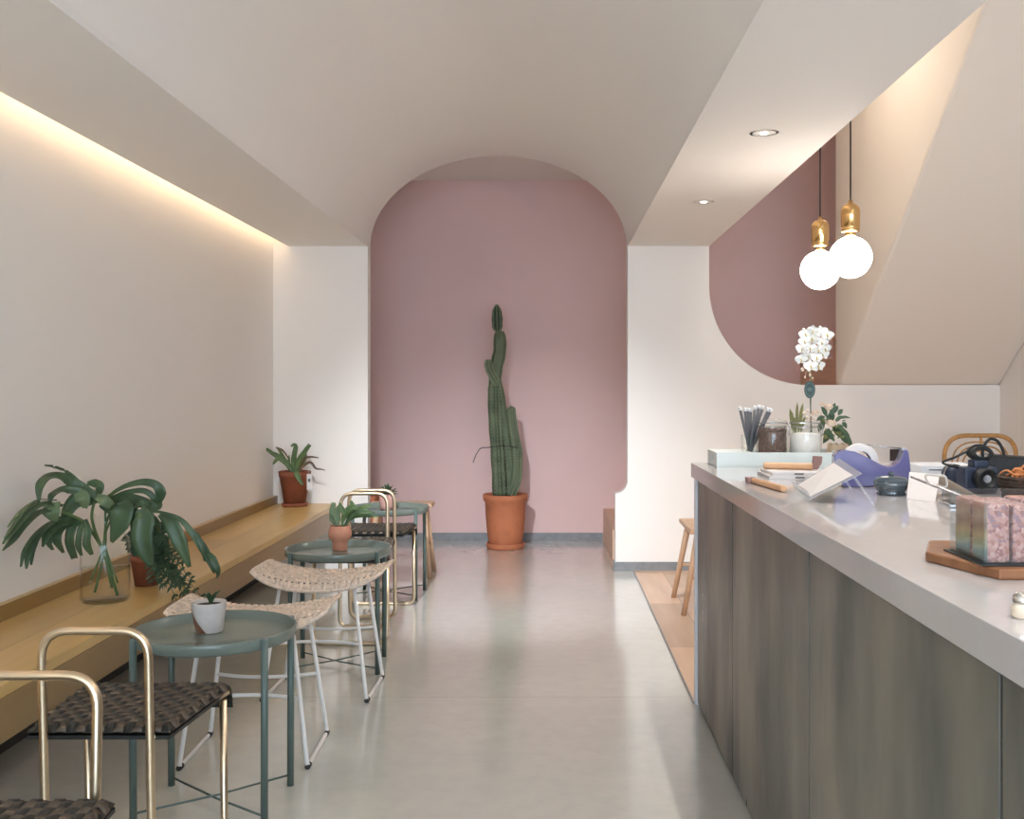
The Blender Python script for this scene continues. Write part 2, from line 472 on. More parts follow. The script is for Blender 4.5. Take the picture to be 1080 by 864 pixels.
b = B(); add_box(b, (-2.7, YB-.1, -.12), (.572, YF+.1, 0)); add_box(b, (.572, YB-.1, -.12), (XR+.1, 4.12, 0)); struct('floor', b, 'concrete')
b = B(); add_box(b, (.572, 4.12, -.12), (XR+.1, YF+.1, .002)); struct('floor', b, 'floorwood')
b = B(); add_box(b, (.564, 4.12, -.02), (.572, YW, .004)); struct('trim_1', b, 'skirt')

# back wall with arch and quarter round opening
rv = (VR-VL)/2; cx = (VR+VL)/2; HV = .632
arch = [(cx+rv*math.cos(a), ZS+HV*math.sin(a)) for a in [PI-PI*k/120 for k in range(121)]]
poly = [(-2.7, 0), (VL, 0), (VL, ZS-.001)] + arch + [(VR, .60)]
rc = .0755
poly += [(VR-rc+rc*math.cos(a)-.004, .60+.0-rc*0+(-rc)*math.sin(a)) for a in [PI/2*k/8 for k in range(1, 9)]]
poly += [(.445, .5245), (.445, 0), (XR+.1, 0), (XR+.1, ZW)]
R2 = .6755
poly += [(1.757+R2*math.cos(a), ZW+R2+R2*math.sin(a)) for a in [-PI/2-PI/2*k/24 for k in range(25)]]
poly += [(XM, ZTOP), (-2.7, ZTOP)]
b = B(); prism(b, poly, 'Y', YW, YW+.1); struct('wall_back', b, 'plaster')

b = B(); add_box(b, (-2.7, YF, 0), (XR+.1, YF+.1, ZTOP)); struct('wall_far', b, 'pink')
b = B(); add_box(b, (-2.7, YF-.012, 0), (.43, YF, .062)); struct('baseboard_far', b, 'skirt', bevel=.002)
b = B(); add_box(b, (.445, YW-.012, 0), (XR, YW, .06)); add_box(b, (.433, YW-.012, 0), (.445, YW+.1, .06)); struct('baseboard_right', b, 'skirt', bevel=.002)
b = B(); add_box(b, (-2.8, YW, 0), (-2.7, YF+.1, ZTOP)); struct('wall_niche', b, 'pink')
b = B(); add_box(b, (-2.7, YW+.1, 2.93), (.9, YF, 3.03)); struct('ceiling', b, 'plaster')
b = B(); add_box(b, (XL-.1, YB-.1, 0), (XL, YW, 2.65)); struct('wall_left', b, 'plaster')
b = B(); add_box(b, (XR, YB-.1, 0), (XR+.1, YF+.1, ZTOP)); struct('wall_right', b, 'plaster')

# vaulted ceiling
b = B(); out = [(VL-.06, ZS)] + [(VL-.06, 3.0), (VR+.06, 3.0), (VR+.06, ZS)]
vp = [(p[0], p[1]) for p in arch]
vp = [(VL, ZS+.022)] + vp[1:-1] + [(VR, ZS+.022)]
prism(b, vp + [(VR+.06, ZS+.022), (VR+.06, 3.0), (VL-.06, 3.0), (VL-.06, ZS+.022)], 'Y', YB, YW)
o = struct('ceiling', b, 'plaster')
for f in o.data.polygons: f.use_smooth = False
# left lowered ceiling with light cove
b = B(); add_box(b, (-1.779, YB, ZS-.005), (VL-.001, YW, ZS+.025)); add_box(b, (-1.779, YB, ZS+.025), (-1.766, YW, ZS+.05)); struct('ceiling', b, 'plaster')
b = B(); add_box(b, (XL, YB, 2.6), (VL-.06, YW, 2.65)); struct('ceiling', b, 'plaster')
# right lowered ceiling
b = B(); prism(b, [(VR+.0005, ZS-.004), (XM, ZS-.004), (XM, ZS+.25), (XM-.03, 2.6), (VR+.061, 2.6), (VR+.061, ZS+.02), (VR+.0005, ZS+.02)], 'Y', YB, YW); struct('ceiling', b, 'plaster')
b = B(); add_box(b, (.9, YB, ZTOP), (XR+.1, YF+.1, ZTOP+.1)); add_box(b, (.87, YW+.1, 2.93), (.95, YF, ZTOP)); struct('ceiling', b, 'plaster')
b = B(); add_box(b, (XM-.06, YB, 2.55), (XM-.001, YW, ZTOP)); struct('wall_upstand', b, 'plaster')
# side of the upper flight: vertical face and sloping underside
XB = 1.966
sl = .70
ytop = 7.2-(ZTOP-ZW)/sl
prof = [(7.2, ZW-.0), (7.2, ZTOP), (ytop, ZTOP)]
b = B(); prism(b, [(YW+.1, ZTOP), (YW+.1, ZW), (YW, ZW), (ytop, ZTOP)], 'X', XB, XR); struct('wall_stair', b, 'beige', bevel=.02)

# shop front behind the camera: mullions and a low sill, open to daylight
b = B()
add_box(b, (XL-.1, YB-.1, 0), (XL+.25, YB, ZTOP)); add_box(b, (XR-.2, YB-.1, 0), (XR+.1, YB, ZTOP))
add_box(b, (XL, YB-.1, 2.75), (XR, YB, ZTOP)); add_box(b, (XL, YB-.1, 0), (XR, YB, .12))
struct('wall_front', b, 'plaster')
b = B()
for x in (-1.6, -.1, 1.35, 2.82): add_box(b, (x, YB-.08, .12), (x+.05, YB-.03, 2.75))
struct('window_1', b, 'black')

# ================================================================== STAIRCASE
root = thing('staircase', 'pale oak stairs climbing behind the white wall from a low first step by the arch', 'stairs', (.433, 7.2, 0))
for i in range(9):
    x0 = .433+.2675*i
    if x0 > 2.9: break
    b = B(); add_box(b, (x0, 7.2, 0 if i == 0 else .26+.2*(i-1)), (x0+.34 if i < 8 else 2.9, YF-.001, .235+.2*i))
    add_box(b, (x0-.012 if i else x0, 7.195, .235+.2*i), (x0+.3, YF-.001, .26+.2*i), .003)
    obj('step', b, 'stairwood', root, world=True)

# niche seat behind the left pier
b = B(); add_box(b, (-1.75, 7.24, 0), (-1.222, 7.62, .455), .004); add_box(b, (-1.76, 7.23, .455), (-1.215, 7.63, .487), .004)
one('wooden_box_seat', b, 'terradark' if False else 'terra', 'orange brown box seat standing behind the left white pier, mostly hidden', 'box seat', loc=(-1.5, 7.4, 0))

# ================================================================== BENCH
root = thing('wall_bench', 'long honey coloured plywood bench floating along the left wall', 'bench', (-1.65, 3, 0))
b = B(); add_box(b, (XL+.03, YB+.3, .425), (-1.452, YW-.001, .457), .002); obj('seat', b, 'benchwood', root, world=True)
b = B(); add_box(b, (-1.475, YB+.3, .305), (-1.45, YW-.001, .425), .002); add_box(b, (XL+.03, YB+.3, .305), (-1.475, YW-.001, .33)); obj('front_fascia', b, 'benchwood', root, world=True)
b = B(); add_box(b, (XL+.001, YB+.3, .305), (XL+.03, YW-.001, .512), .002); obj('back_board', b, 'benchwood', root, world=True)
b = B(); add_box(b, (XL, YB, 0), (XL+.012, YW, .085)); struct('baseboard_left', b, 'rubber')

# ================================================================== COUNTER
CX0, CX1, CY1, CZ = .561, 1.78, 4.15, .948
root = thing('service_counter', 'long service counter base faced with smoky grey green panels', 'counter', (1.1, 1.5, 0))
ys = [-1.2, -.65, .35, 1.34, 2.33, 3.31, 4.09]
for a, c in zip(ys, ys[1:]):
    b = B(); add_box(b, (CX0+.018, a+.005, .012), (CX0+.038, c-.005, .881), .0015); o = obj('front_panel', b, 'panel', root, world=True)
b = B(); add_box(b, (CX0+.04, -1.2, .0), (CX1-.1, CY1-.06, .89)); obj('carcass', b, 'joint', root, world=True)
b = B(); add_box(b, (CX0+.010, CY1-.055, .0), (CX1-.1, CY1-.02, .889), .001); obj('end_panel', b, 'whitelac', root, world=True)['label'] = 'white end panel'
b = B(); add_box(b, (CX0, -1.25, .892), (CX1, CY1, CZ), .002)
one('countertop', b, 'quartz', 'thick glossy white quartz worktop on the service counter', 'countertop', loc=(1.1, 1.5, CZ-.05))

# ================================================================== LAMPS
def pendant(px, py, Y, rpx, label):
    c = P(px, py, Y); r = rpx*Y/FPX
    root = thing('pendant_lamp', label, 'pendant lamp', c, 0, 'globe pendants over the counter')
    b = B(); lathe(b, [(0.0001, r)]+[(r*math.sin(a), r*math.cos(a)) for a in [PI*k/24 for k in range(1, 24)]]+[(0.0001, -r)], 40); obj('globe', b, 'globe', root)
    q = r/.085; h0 = r*.99
    pr = [(.0001, 0), (.022, 0), (.022, .012), (.018, .016), (.033, .018), (.037, .024), (.037, .032), (.034, .036), (.038, .040), (.0385, .105), (.036, .118), (.026, .130), (.010, .136), (.007, .150), (.0001, .150)]
    b = B(); lathe(b, [(x*q, h0+z*q) for x, z in pr], 32); obj('socket_cap', b, 'gold', root)
    b = B(); sweep(b, [(0, 0, h0+.145*q), (0, 0, ZTOP-c.z)], .0035, 8); obj('cord', b, 'cable', root)
    b = B(); lathe(b, [(.0001, ZTOP-c.z-.03), (.045, ZTOP-c.z-.025), (.05, ZTOP-c.z), (.0001, ZTOP-c.z)], 24); obj('ceiling_cup', b, 'gold', root)
pendant(865, 285, 4.56, 20.5, 'opal globe pendant on gold cap, left and lower of the two')
pendant(897, 271.5, 4.25, 22, 'opal globe pendant on gold cap, right and higher of the two')

def downlight(x, y, label):
    root = thing('downlight', label, 'ceiling light', (x, y, ZS), 0, 'recessed downlights over the counter')
    b = B(); lathe(b, [(.056, -.0005), (.054, -.004), (.045, -.004), (.034, -.002), (.034, -.0005)], 32); obj('ring', b, 'ringwhite', root)
    b = B(); lathe(b, [(.0001, -.008), (.012, -.007), (.017, -.003), (.0175, -.0005)], 24); obj('lens', b, 'lampface', root)
    ld = bpy.data.lights.new('downlight_beam', 'SPOT'); ld.energy = DL; ld.spot_size = math.radians(125); ld.spot_blend = .6
    ld.color = (1, .955, .9); ld.shadow_soft_size = .006
    lo = bpy.data.objects.new('downlight_beam', ld); C.objects.link(lo); lo.parent = root; lo.location = (0, 0, -.02)
DL = 22
SPE = 400  # strength of the added fill spot
downlight(.807, 3.93, 'bright recessed downlight nearer the camera in the ceiling over the counter')
downlight(.795, 5.39, 'small recessed downlight farther back, near the white wall with the opening')
for y in (2.47, 1.01, -.45): downlight(.80, y, 'recessed downlight above the near end of the counter, out of the picture')

# added cool fill spot under the vault, out of view, brightening the far end
SPX, SPY = -.8, 3.35; SPZ = ZS+HV*math.sqrt(1-((SPX-cx)/rv)**2)
root = thing('fill_spotlight', 'added fill spotlight under the vault, out of view, brightening the far floor', 'spotlight', (SPX, SPY, SPZ))
b = B(); lathe(b, [(.0001, .03), (.045, .03), (.045, -.012), (.012, -.014), (.012, -.07), (.0001, -.07)], 28); obj('mount', b, 'whitelac', root)
b = B(); lathe(b, [(.0001, -.07), (.035, -.068), (.042, -.05), (.042, .06), (.036, .06), (.036, .035), (.0001, .034)], 28)
aim = Vector((-.3, 6.8, .15))-Vector((SPX, SPY, SPZ-.11)); q = aim.to_track_quat('Z', 'Y')
bmesh.ops.rotate(b, cent=(0, 0, 0), matrix=q.to_matrix(), verts=b.verts); bmesh.ops.translate(b, vec=(0, 0, -.11), verts=b.verts); obj('head', b, 'whitelac', root)
ld = bpy.data.lights.new('fill_spot_beam', 'SPOT'); ld.energy = SPE; ld.spot_size = math.radians(52); ld.spot_blend = 1; ld.color = (.86, .92, 1); ld.shadow_soft_size = .08
lo = bpy.data.objects.new('fill_spot_beam', ld); C.objects.link(lo); lo.parent = root; lo.location = Vector((0, 0, -.11))+aim.normalized()*.07; lo.rotation_euler = aim.to_track_quat('-Z', 'Y').to_euler()

# unseen fill lamp, added high in the stair well to lift the stair side
root = thing('stair_fill_lamp', 'added fill lamp in the stair well, hidden above the lowered ceiling', 'ceiling light', (1.30, 5.7, ZTOP))
b = B(); lathe(b, [(.0001, -.03), (.13, -.03), (.15, -.02), (.15, 0), (.0001, 0)], 36); obj('fill_disc', b, 'stairfill', root)

# LED strip hidden in the cove
root = thing('led_strip', 'warm light strip glowing in the cove along the left wall', 'strip light', (-1.74, 2.4, ZS+.03), 0)
M['led'].node_tree.nodes['Principled BSDF'].inputs['Emission Strength'].default_value = 390
b = B(); add_box(b, (-1.765, YB+.2, ZS+.0255), (-1.745, YW-.05, ZS+.034)); obj('diffuser', b, 'led', root, world=True)

# ================================================================== FURNITURE
def weave(bm, f, nu, nv, wu, wv, amp, res=2, mu=0, mv=1, thick=.0015):
    """over-under weave on the surface f(u,v) -> point, u,v in 0..1; nu straps run along v, nv along u"""
    def nrm(u, v):
        e = .004; a = f(min(u+e, 1), v)-f(max(u-e, 0), v); c = f(u, min(v+e, 1))-f(u, max(v-e, 0)); return a.cross(c).normalized()
    def strap(fix, across, n_cross, half, alongv, mi):
        N = n_cross*res; rt = []
        for i in range(N+1):
            t = i/N; ph = (t*n_cross-.5+(across % 2))*PI
            h = amp*math.cos(ph)
            row = []
            for s in (-half, half):
                u, v = (fix+s, t) if alongv else (t, fix+s)
                u = min(max(u, 0), 1); v = min(max(v, 0), 1)
                p = f(u, v); n = nrm(u, v); row.append((p+n*(h+thick), p+n*(h-thick)))
            rt.append(row)
        vs = [[bm.verts.new(q) for pr in row for q in pr] for row in rt]   # Ltop Lbot Rtop Rbot
        for a, c in zip(vs, vs[1:]):
            for i, j in ((0, 2), (2, 3), (3, 1), (1, 0)):
                fc = bm.faces.new((a[i], a[j], c[j], c[i])); fc.material_index = mi; fc.smooth = True
    for k in range(nu): strap((k+.5)/nu, k, nv, wu/nu*.5, True, mu)
    for k in range(nv): strap((k+.5)/nv, k+1, nu, wv/nv*.5, False, mv)

def make_chair():
    root = thing('woven_chair', '', 'chair')
    # rear frame: closed loop, floor to back rest
    b = B(); lean = .012
    y0 = -.185
    def yy(z): return y0 + .012 - .045*z
    pts = [(-.1215, yy(.4), .4), (-.1215, yy(.695), .695), (.1215, yy(.695), .695), (.1215, yy(.4), .4), (.1215, yy(.01), .0105), (-.1215, yy(.01), .0105)]
    sweep(b, round_path(pts, [0, .065, .065, 0, .05, .05], closed=True, n=8), .0098, 12, closed=True); obj('back_hoop', b, 'brass', root)
    b = B(); pts = [(-.178, .16, .43), (-.178, .175, .0105), (.178, .175, .0105), (.178, .16, .43)]
    sweep(b, round_path(pts, .05, n=8), .0098, 12); obj('front_legs', b, 'brass', root)
    b = B()
    for s in (-1, 1): sweep(b, [(s*.1215, y0, .446), (s*.15, -.13, .446), (s*.185, .17, .446)], .008, 8)
    sweep(b, [(-.185, .17, .446), (.185, .17, .446)], .008, 8); sweep(b, [(-.13, -.15, .446), (.13, -.15, .446)], .008, 8)
    obj('seat_frame', b, 'brass', root)
    # seat surface: wraps the rear and side rails, waterfall front
    def f(u, v):
        s = u*2-1; w = .163+(.194-.163)*v
        y = -.184+.362*min(v, .9)/.9 + (max(0, v-.9)*.14)
        z = .472 - (max(0, v-.86)/.14)**2*.058 - .006*math.sin(PI*v)*(1-s*s)
        ed = max(0, abs(s)-.92)/.08; rd = max(0, .07-v)/.07; fr = max(0, v-.86)/.14
        z -= max(ed*ed*.016*(1-fr), rd*rd*.016)
        return Vector((s*w, y, z))
    b = B(); weave(b, f, 15, 14, .9, .9, .0024); obj('woven_seat', b, ['strapdark', 'strapbrown'], root)
    b = B(); g = [[b.verts.new(f(i/14, j/16)-Vector((0, 0, .006))) for i in range(15)] for j in range(17)]
    for j in range(16):
        for i in range(14): b.faces.new((g[j][i], g[j][i+1], g[j+1][i+1], g[j+1][i])).smooth = True
    g2 = [[b.verts.new(f(i/14, j/16)-Vector((0, 0, .015))) for i in range(15)] for j in range(17)]
    for j in range(16):
        for i in range(14): b.faces.new((g2[j][i], g2[j+1][i], g2[j+1][i+1], g2[j][i+1])).smooth = True
    ring = [(j, 0) for j in range(17)]+[(16, i) for i in range(1, 15)]+[(j, 14) for j in range(15, -1, -1)]+[(0, i) for i in range(13, 0, -1)]
    for (j, i), (j2, i2) in zip(ring, ring[1:]+ring[:1]): b.faces.new((g[j][i], g2[j][i], g2[j2][i2], g[j2][i2]))
    obj('seat_lining', b, 'strapdark', root)
    return root
ch = make_chair()
ch['label'] = 'brass hoop chair seen from behind, drawn up to the nearest green table'; ch.location = (-1.035, 2.575, 0)
CG = 'brass chairs with woven dark seats'
ch['group'] = CG
dup(ch, (-.99, 1.80, 0), PI, 'nearest brass hoop chair, cut off by the bottom left corner of the photo')
dup(ch, (-.965, 5.215, 0), PI, 'brass hoop chair behind the middle table, its seat showing just past the tray')
dup(ch, (-.955, 5.79, 0), 0, 'brass hoop chair drawn up to the farthest green table, back to back with another')

def make_table():
    root = thing('tray_table', '', 'table')
    b = B(); lathe(b, [(.0001, .504), (.212, .504), (.221, .508), (.228, .529), (.231, .5325), (.2355, .5325), (.2375, .529), (.2345, .505), (.224, .497), (.0001, .497)], 64); obj('tray_top', b, 'sagetop', root)
    for i, (sx, sy) in enumerate(((1, 1), (1, -1), (-1, 1), (-1, -1))):
        b = B(); d = Vector((sx*.18, sy*.145, 0)).normalized()
        sweep(b, [d*.2405+Vector((0, 0, .531)), d*.2405+Vector((0, 0, .30)), d*.2395+Vector((0, 0, .0))], .0108, 12); obj('leg', b, 'sage', root)
    b = B()
    for s in (1, -1):
        d = Vector((.18, s*.145, 0)).normalized()*.24
        sweep(b, [-d+Vector((0, 0, .03+.004*s)), Vector((0, 0, .024+.004*s)), d+Vector((0, 0, .03+.004*s))], .0035, 8)
    obj('cross_brace', b, 'sage', root)
    return root
tb = make_table(); tb['label'] = 'nearest sage green round tray table, holding the white and copper pot'; tb.location = (-1.0, 3.12, 0); tb['group'] = 'sage green tray tables'
dup(tb, (-.945, 4.67, 0), .06, 'middle sage green tray table, holding the clay bulb vase')
dup(tb, (-.965, 6.27, 0), -.05, 'farthest sage green tray table, next to the arch, with a dark spiky plant')

def make_stool():
    root = thing('woven_stool', '', 'stool')
    HW, HD = .262, .172
    def f(u, v):
        s = u*2-1; t = v*2-1
        z = .474+.040*abs(s)**2.0
        rr = max(0, abs(t)-.62)/.38
        z -= rr*rr*.036*(1-.85*s**4)
        y = HD*(math.copysign(min(abs(t), 1)**.9, t))*(1-.16*s**4)
        return Vector((s*HW, y, z))
    b = B(); weave(b, f, 22, 11, .62, .66, .0034, mu=0, mv=0, thick=.002); obj('woven_seat', b, 'rattan', root)
    b = B(); n = 20
    for e in ([f(i/n, 0) for i in range(n+1)]+[f(1, j/8) for j in range(1, 9)]+[f(1-i/n, 1) for i in range(1, n+1)]+[f(0, 1-j/8) for j in range(1, 8)],):
        sweep(b, e, .007, 8, closed=True)
    obj('seat_edging', b, 'rattan', root)
    for s in (-1, 1):
        b = B(); rail = [(x*HW*.66, s*.118, .452+.04*(x*.66)**2-.006) for x in [k/6-1 for k in range(13)]]
        sweep(b, rail, .007, 8); obj('seat_rail', b, 'steelwhite', root)
    for s in (-1, 1):
        b = B(); pts = [(s*.150, -.130, .448), (s*.208, -.175, .008), (s*.208, .175, .008), (s*.150, .130, .448)]
        sweep(b, round_path(pts, .02), .0075, 10); l = obj('sled_leg', b, 'steelwhite', root)
        for t in (-1, 1):
            b = B(); sweep(b, [(s*.208, t*.178, .008), (s*.208, t*.145, .007)], .0092, 10); obj('rubber_glide', b, 'rubber', l)
    for s in (-1, 1):
        b = B(); z = .225; x = .150+.058*(1-z/.46); y = s*(.13+.045*(1-z/.46))
        sweep(b, smooth_path([(-x, y, z), (-x*.5, y-s*.035, z), (0, y-s*.045, z), (x*.5, y-s*.035, z), (x, y, z)], 5), .0065, 8); obj('stretcher', b, 'steelwhite', root)
    return root
st = make_stool(); st['label'] = 'white wire saddle stool pulled up behind the nearest tray table'; st.location = (-1.005, 3.575, 0); st.rotation_euler.z = .03
st['group'] = 'white wire stools with woven saddle seats'
dup(st, (-.93, 4.305, 0), -.02, 'white wire saddle stool in front of the middle table, its whole seat in view')

def make_wood_stool(L=.5, W=.24, h=.47):
    """seat long in local x"""
    root = thing('wooden_stool', '', 'stool')
    b = B(); add_box(b, (-L/2, -W/2, h-.028), (L/2, W/2, h), .006); obj('seat', b, 'stoolwood', root)
    for sx in (-1, 1):
        for sy in (-1, 1):
            b = B(); a = Vector((sx*(L/2-.055), sy*(W/2-.05), h-.02)); c = Vector((sx*(L/2-.01), sy*(W/2+.035), .0))
            sweep(b, [a, c], lambda t: .0185-.004*t, 10); obj('leg', b, 'stoolwood', root)
    for sx in (-1, 1):
        b = B(); sweep(b, [(sx*(L/2-.03), -(W/2-.005), .2), (sx*(L/2-.03), (W/2-.005), .2)], .009, 8)
        obj('stretcher', b, 'stoolwood', root)
    return root
ws = make_wood_stool(.42, .2, .482); ws['label'] = 'pale wooden stool beyond the farthest table, its legs splayed on the concrete'; ws.location = (-.985, 6.93, 0)
ws2 = make_wood_stool(.5, .3, .47); ws2['label'] = 'pale wooden stool on the plank floor behind the end of the counter'; ws2.location = (.915, 5.93, .002); ws2.rotation_euler.z = PI/2

# rattan chair behind the counter
def rattan_chair():
    root = thing('rattan_chair', 'caramel rattan chair with nested loop back, behind the counter against the white wall', 'chair', (2.672, 6.25, .002), PI)
    root.rotation_euler.z = PI
    def loop(w, z0, z1, r, y=.22):
        pts = [(-w*.94, y-.05, z0), (-w, y, z1), (w, y, z1), (w*.94, y-.05, z0)]
        return round_path(pts, [0, r, r, 0], n=14)
    # back faces away: local +y is the wall side after the half turn (-y in world is towards camera)
    b = B(); sweep(b, loop(.225, .02, .945, .14, -.22), .014, 12); obj('back_frame', b, 'caramel', root)
    for w, z1 in ((.178, .905), (.145, .878), (.11, .85), (.07, .815)):
        b = B(); sweep(b, loop(w, .47, z1, w*.8, -.215), .0055, 8); obj('back_loop', b, 'caramel', root)
    b = B(); sweep(b, [(0, -.215, .945), (0, -.205, .47)], .008, 8)
    sweep(b, [(-.215, -.205, .70), (.215, -.205, .70)], .008, 8); obj('back_slat', b, 'caramel', root)
    b = B(); lathe(b, [(.0001, .45), (.22, .45), (.235, .458), (.235, .47), (.22, .478), (.0001, .474)], 36); obj('seat', b, 'caramel', root)
    for sx in (-1, 1):
        b = B(); sweep(b, [(sx*.17, .13, .455), (sx*.2, .19, .0)], .013, 10); obj('leg', b, 'caramel', root)
    b = B(); sweep(b, [(-.19, .17, .2), (.19, .17, .2)], .008, 8); obj('stretcher', b, 'caramel', root)
rattan_chair()

# wall socket behind the tape dispenser
c = P(945, 480, YW)
b = B(); add_box(b, (c.x-.043, YW-.010, c.z-.04), (c.x+.043, YW, c.z+.04), .003); add_box(b, (c.x-.03, YW-.013, c.z-.026), (c.x-.004, YW-.009, c.z+.026), .002); add_box(b, (c.x+.004, YW-.013, c.z-.026), (c.x+.03, YW-.009, c.z+.026), .002)
one('wall_socket', b, 'socketgrey', 'small dark socket on the white wall behind the purple tape dispenser', 'socket', loc=(c.x, YW, c.z))

# ================================================================== CACTUS
CY = 8.09
root = thing('potted_cactus', 'tall ribbed columnar cactus in a terracotta pot before the pink wall', 'cactus', (P(533, 0, CY).x, CY, 0))
b = B(); lathe(b, [(.0001, 0), (.138, 0), (.146, .008), (.148, .038), (.143, .044), (.13, .040), (.13, .022), (.0001, .022)], 40); obj('saucer', b, 'terra', root)
b = B(); lathe(b, [(.0001, .024), (.118, .024), (.128, .045), (.142, .12), (.152, .24), (.158, .36), (.170, .37), (.174, .395), (.174, .418), (.160, .420), (.156, .37), (.0001, .36)], 48); obj('pot', b, 'terra', root)
b = B(); lathe(b, [(.0001, .392), (.06, .394), (.11, .388), (.157, .39)], 32); obj('soil', b, 'soil', root)
def cshape(ribs, depth, ph=0):
    return lambda a: 1-depth*(.5-.5*math.cos(ribs*a+ph))
def column(name, px, rad, ribs, mt, parent, Yo=0, depth=.3):
    pts = smooth_path([P(x, y, CY+Yo+(q[0] if q else 0)) for x, y, *q in px], 10)
    LEN = sum((a-c).length for a, c in zip(pts, pts[1:])); b = B()
    def rr(t):
        w = rad(t) if callable(rad) else rad; cf = min(.5, w*1.15/LEN)
        e = math.sqrt(max(0, 1-((t-1+cf)/cf)**2)) if t > 1-cf else 1
        return max(w*e*(1+.035*math.sin(t*26)), .002)
    rings = sweep(b, pts, rr, ribs*6, shape=cshape(ribs, depth))
    for k in range(ribs):                      # pale spine cushions along each rib
        for i in range(1, len(pts)-1): qbox(b, rings[i][k*6].co, (.005, .005, .009), 1)
    o = obj(name, b, [mt, 'cactusrib'], parent, world=True)
    return o
f_ = 1/136.0
column('main_stem', [(527, 523), (525, 480), (522.5, 440), (521.5, 403)], lambda t: .054, 7, 'cactus', root)
column('second_stem', [(539, 524, .04), (537, 490, .04), (533, 455, .03), (528, 420, .01), (524, 400, 0)], lambda t: .040-.008*t, 6, 'cactus', root, depth=.25)
column('upper_stem', [(522, 408), (523, 390), (527, 370), (527, 348)], lambda t: .046+.004*math.sin(PI*t), 6, 'cactus', root)
column('side_shoot', [(524, 404, -.02), (519, 396, -.03), (515.5, 388, -.035), (514.5, 379, -.035)], lambda t: .030, 6, 'cactus', root, depth=.22)
column('right_arm', [(538, 523, .0), (544, 508, 0), (545.5, 480, 0), (541, 450, 0), (539, 428, 0)], lambda t: .036+.008*math.sin(PI*min(1, t*1.2)), 7, 'cactus', root)
column('crown_segment', [(525, 350), (524.5, 344), (524.2, 332), (524, 321)], lambda t: max(.014, .040*math.sqrt(max(0, 1-(2*t-1)**2))), 8, 'cactustop', root, depth=.1)
b = B()
sweep(b, smooth_path([P(499, 488, CY-.06), P(502, 480, CY-.07), P(507, 473, CY-.07), P(515, 472, CY-.065), P(530, 470.5, CY-.07), P(546, 472, CY-.06)], 6), .0032, 6)
obj('twine_tie', b, 'cable', root, world=True)

# ================================================================== PLANTS ON THE BENCH
BZ = .457
# glass bottle of monstera leaves
vx, vy, vr = -1.65, 3.87, .088
root = thing('glass_vase', 'clear glass bottle vase half full of water standing on the plywood bench', 'vase', (vx, vy, BZ))
b = B(); R = vr
lathe(b, [(.0001, .0), (R*.9, .0), (R, .008), (R, .215), (R*.93, .235), (R*.62, .262), (.042, .275), (.040, .31), (.044, .316), (.044, .322), (.040, .322), (.037, .314), (.037, .274), (R*.6, .258), (R*.9, .232), (R-.004, .213), (R-.004, .012), (R*.86, .007), (.0001, .007)], 48)
obj('bottle', b, 'glass', root)
b = B(); lathe(b, [(.0001, .0075), (R*.86, .0078), (R-.0046, .013), (R-.0046, .125), (.0001, .125)], 48); obj('water', b, 'water', root)

root = thing('monstera_cutting', 'split dark green monstera leaves arching out of the glass bottle vase', 'plant', (vx, vy, BZ+.32))
def Pm(x, y, dy=0):
    Y = 3.80+dy
    if x < 75: Y = min(Y, 3.42+.38*max(0, x-2)/73+dy*.3)
    return P(x, y, Y)
def lobes(mt, items, label=None):
    b = B()
    for it in items:
        pts, ws = it[0], it[1]; dy = it[2] if len(it) > 2 else 0
        L = len(pts)
        wp = [Pm(x, y, dy-.02*math.sin(PI*i/(L-1))) for i, (x, y) in enumerate(pts)]
        side = None
        blade(b, wp, [w*3.75/FPX for w in ws], up=(0, -1, .35), n=5, fold=.3)
    o = obj('leaf', b, mt, root, world=True)
    return o
lobes('leaf', [([(108, 527), (95, 520), (75, 508), (55, 503), (43, 512), (41, 531)], [5, 10, 12, 11, 10, 2]),
               ([(106, 528), (88, 519), (68, 517), (55, 523), (53, 531)], [5, 9, 9, 8, 2]),
               ([(96, 520), (84, 509), (72, 499), (58, 493), (47, 491)], [2, 4, 4, 4, 2]),
               ([(92, 510), (100, 510), (106, 513), (104, 520), (98, 524)], [4, 9, 9, 8, 3]),
               ([(108, 527), (95, 527), (82, 528), (72, 540), (66, 556)], [4, 15, 18, 14, 3], .02)])
lobes('leaf', [([(66, 534), (48, 532), (30, 541), (14, 560), (3, 574)], [4, 9, 10, 9, 2], -.02),
               ([(62, 537), (42, 541), (26, 554), (14, 570), (3, 581)], [4, 9, 10, 8, 2], -.02),
               ([(40, 530), (26, 538), (14, 556), (5, 568)], [2, 4, 4, 2], -.02),
               ([(66, 545), (50, 556), (38, 568), (30, 586), (28, 600)], [4, 9, 10, 7, 2], .02),
               ([(62, 548), (46, 560), (36, 575), (33, 596)], [3, 6, 8, 2], .03),
               ([(82, 548), (64, 552), (52, 562), (45, 577)], [6, 16, 13, 2], 0),
               ([(80, 549), (66, 556), (60, 568), (67, 583)], [5, 12, 11, 3], 0),
               ([(86, 549), (77, 556), (74, 572), (79, 589)], [5, 11, 10, 7], 0),
               ([(88, 549), (85, 560), (83, 575), (86, 586)], [4, 7, 7, 3], 0),
               ([(90, 548), (93, 560), (92, 574), (97, 585)], [4, 8, 9, 4], 0),
               ([(64, 547), (56, 560), (52, 572), (56, 580)], [3, 8, 7, 3], .02), ([(50, 552), (36, 566), (26, 582), (22, 598)], [2, 5, 5, 2], .0), ([(60, 528), (40, 528), (22, 540), (8, 556)], [2, 3, 4, 2], .02)])
lobes('leafdull', [([(58, 530), (55, 540), (58, 550)], [12, 20, 5], -.06),
                   ([(82, 520), (88, 526), (90, 536)], [10, 16, 5], -.06),
                   ([(102, 524), (110, 528), (118, 534)], [6, 12, 8], -.06)])
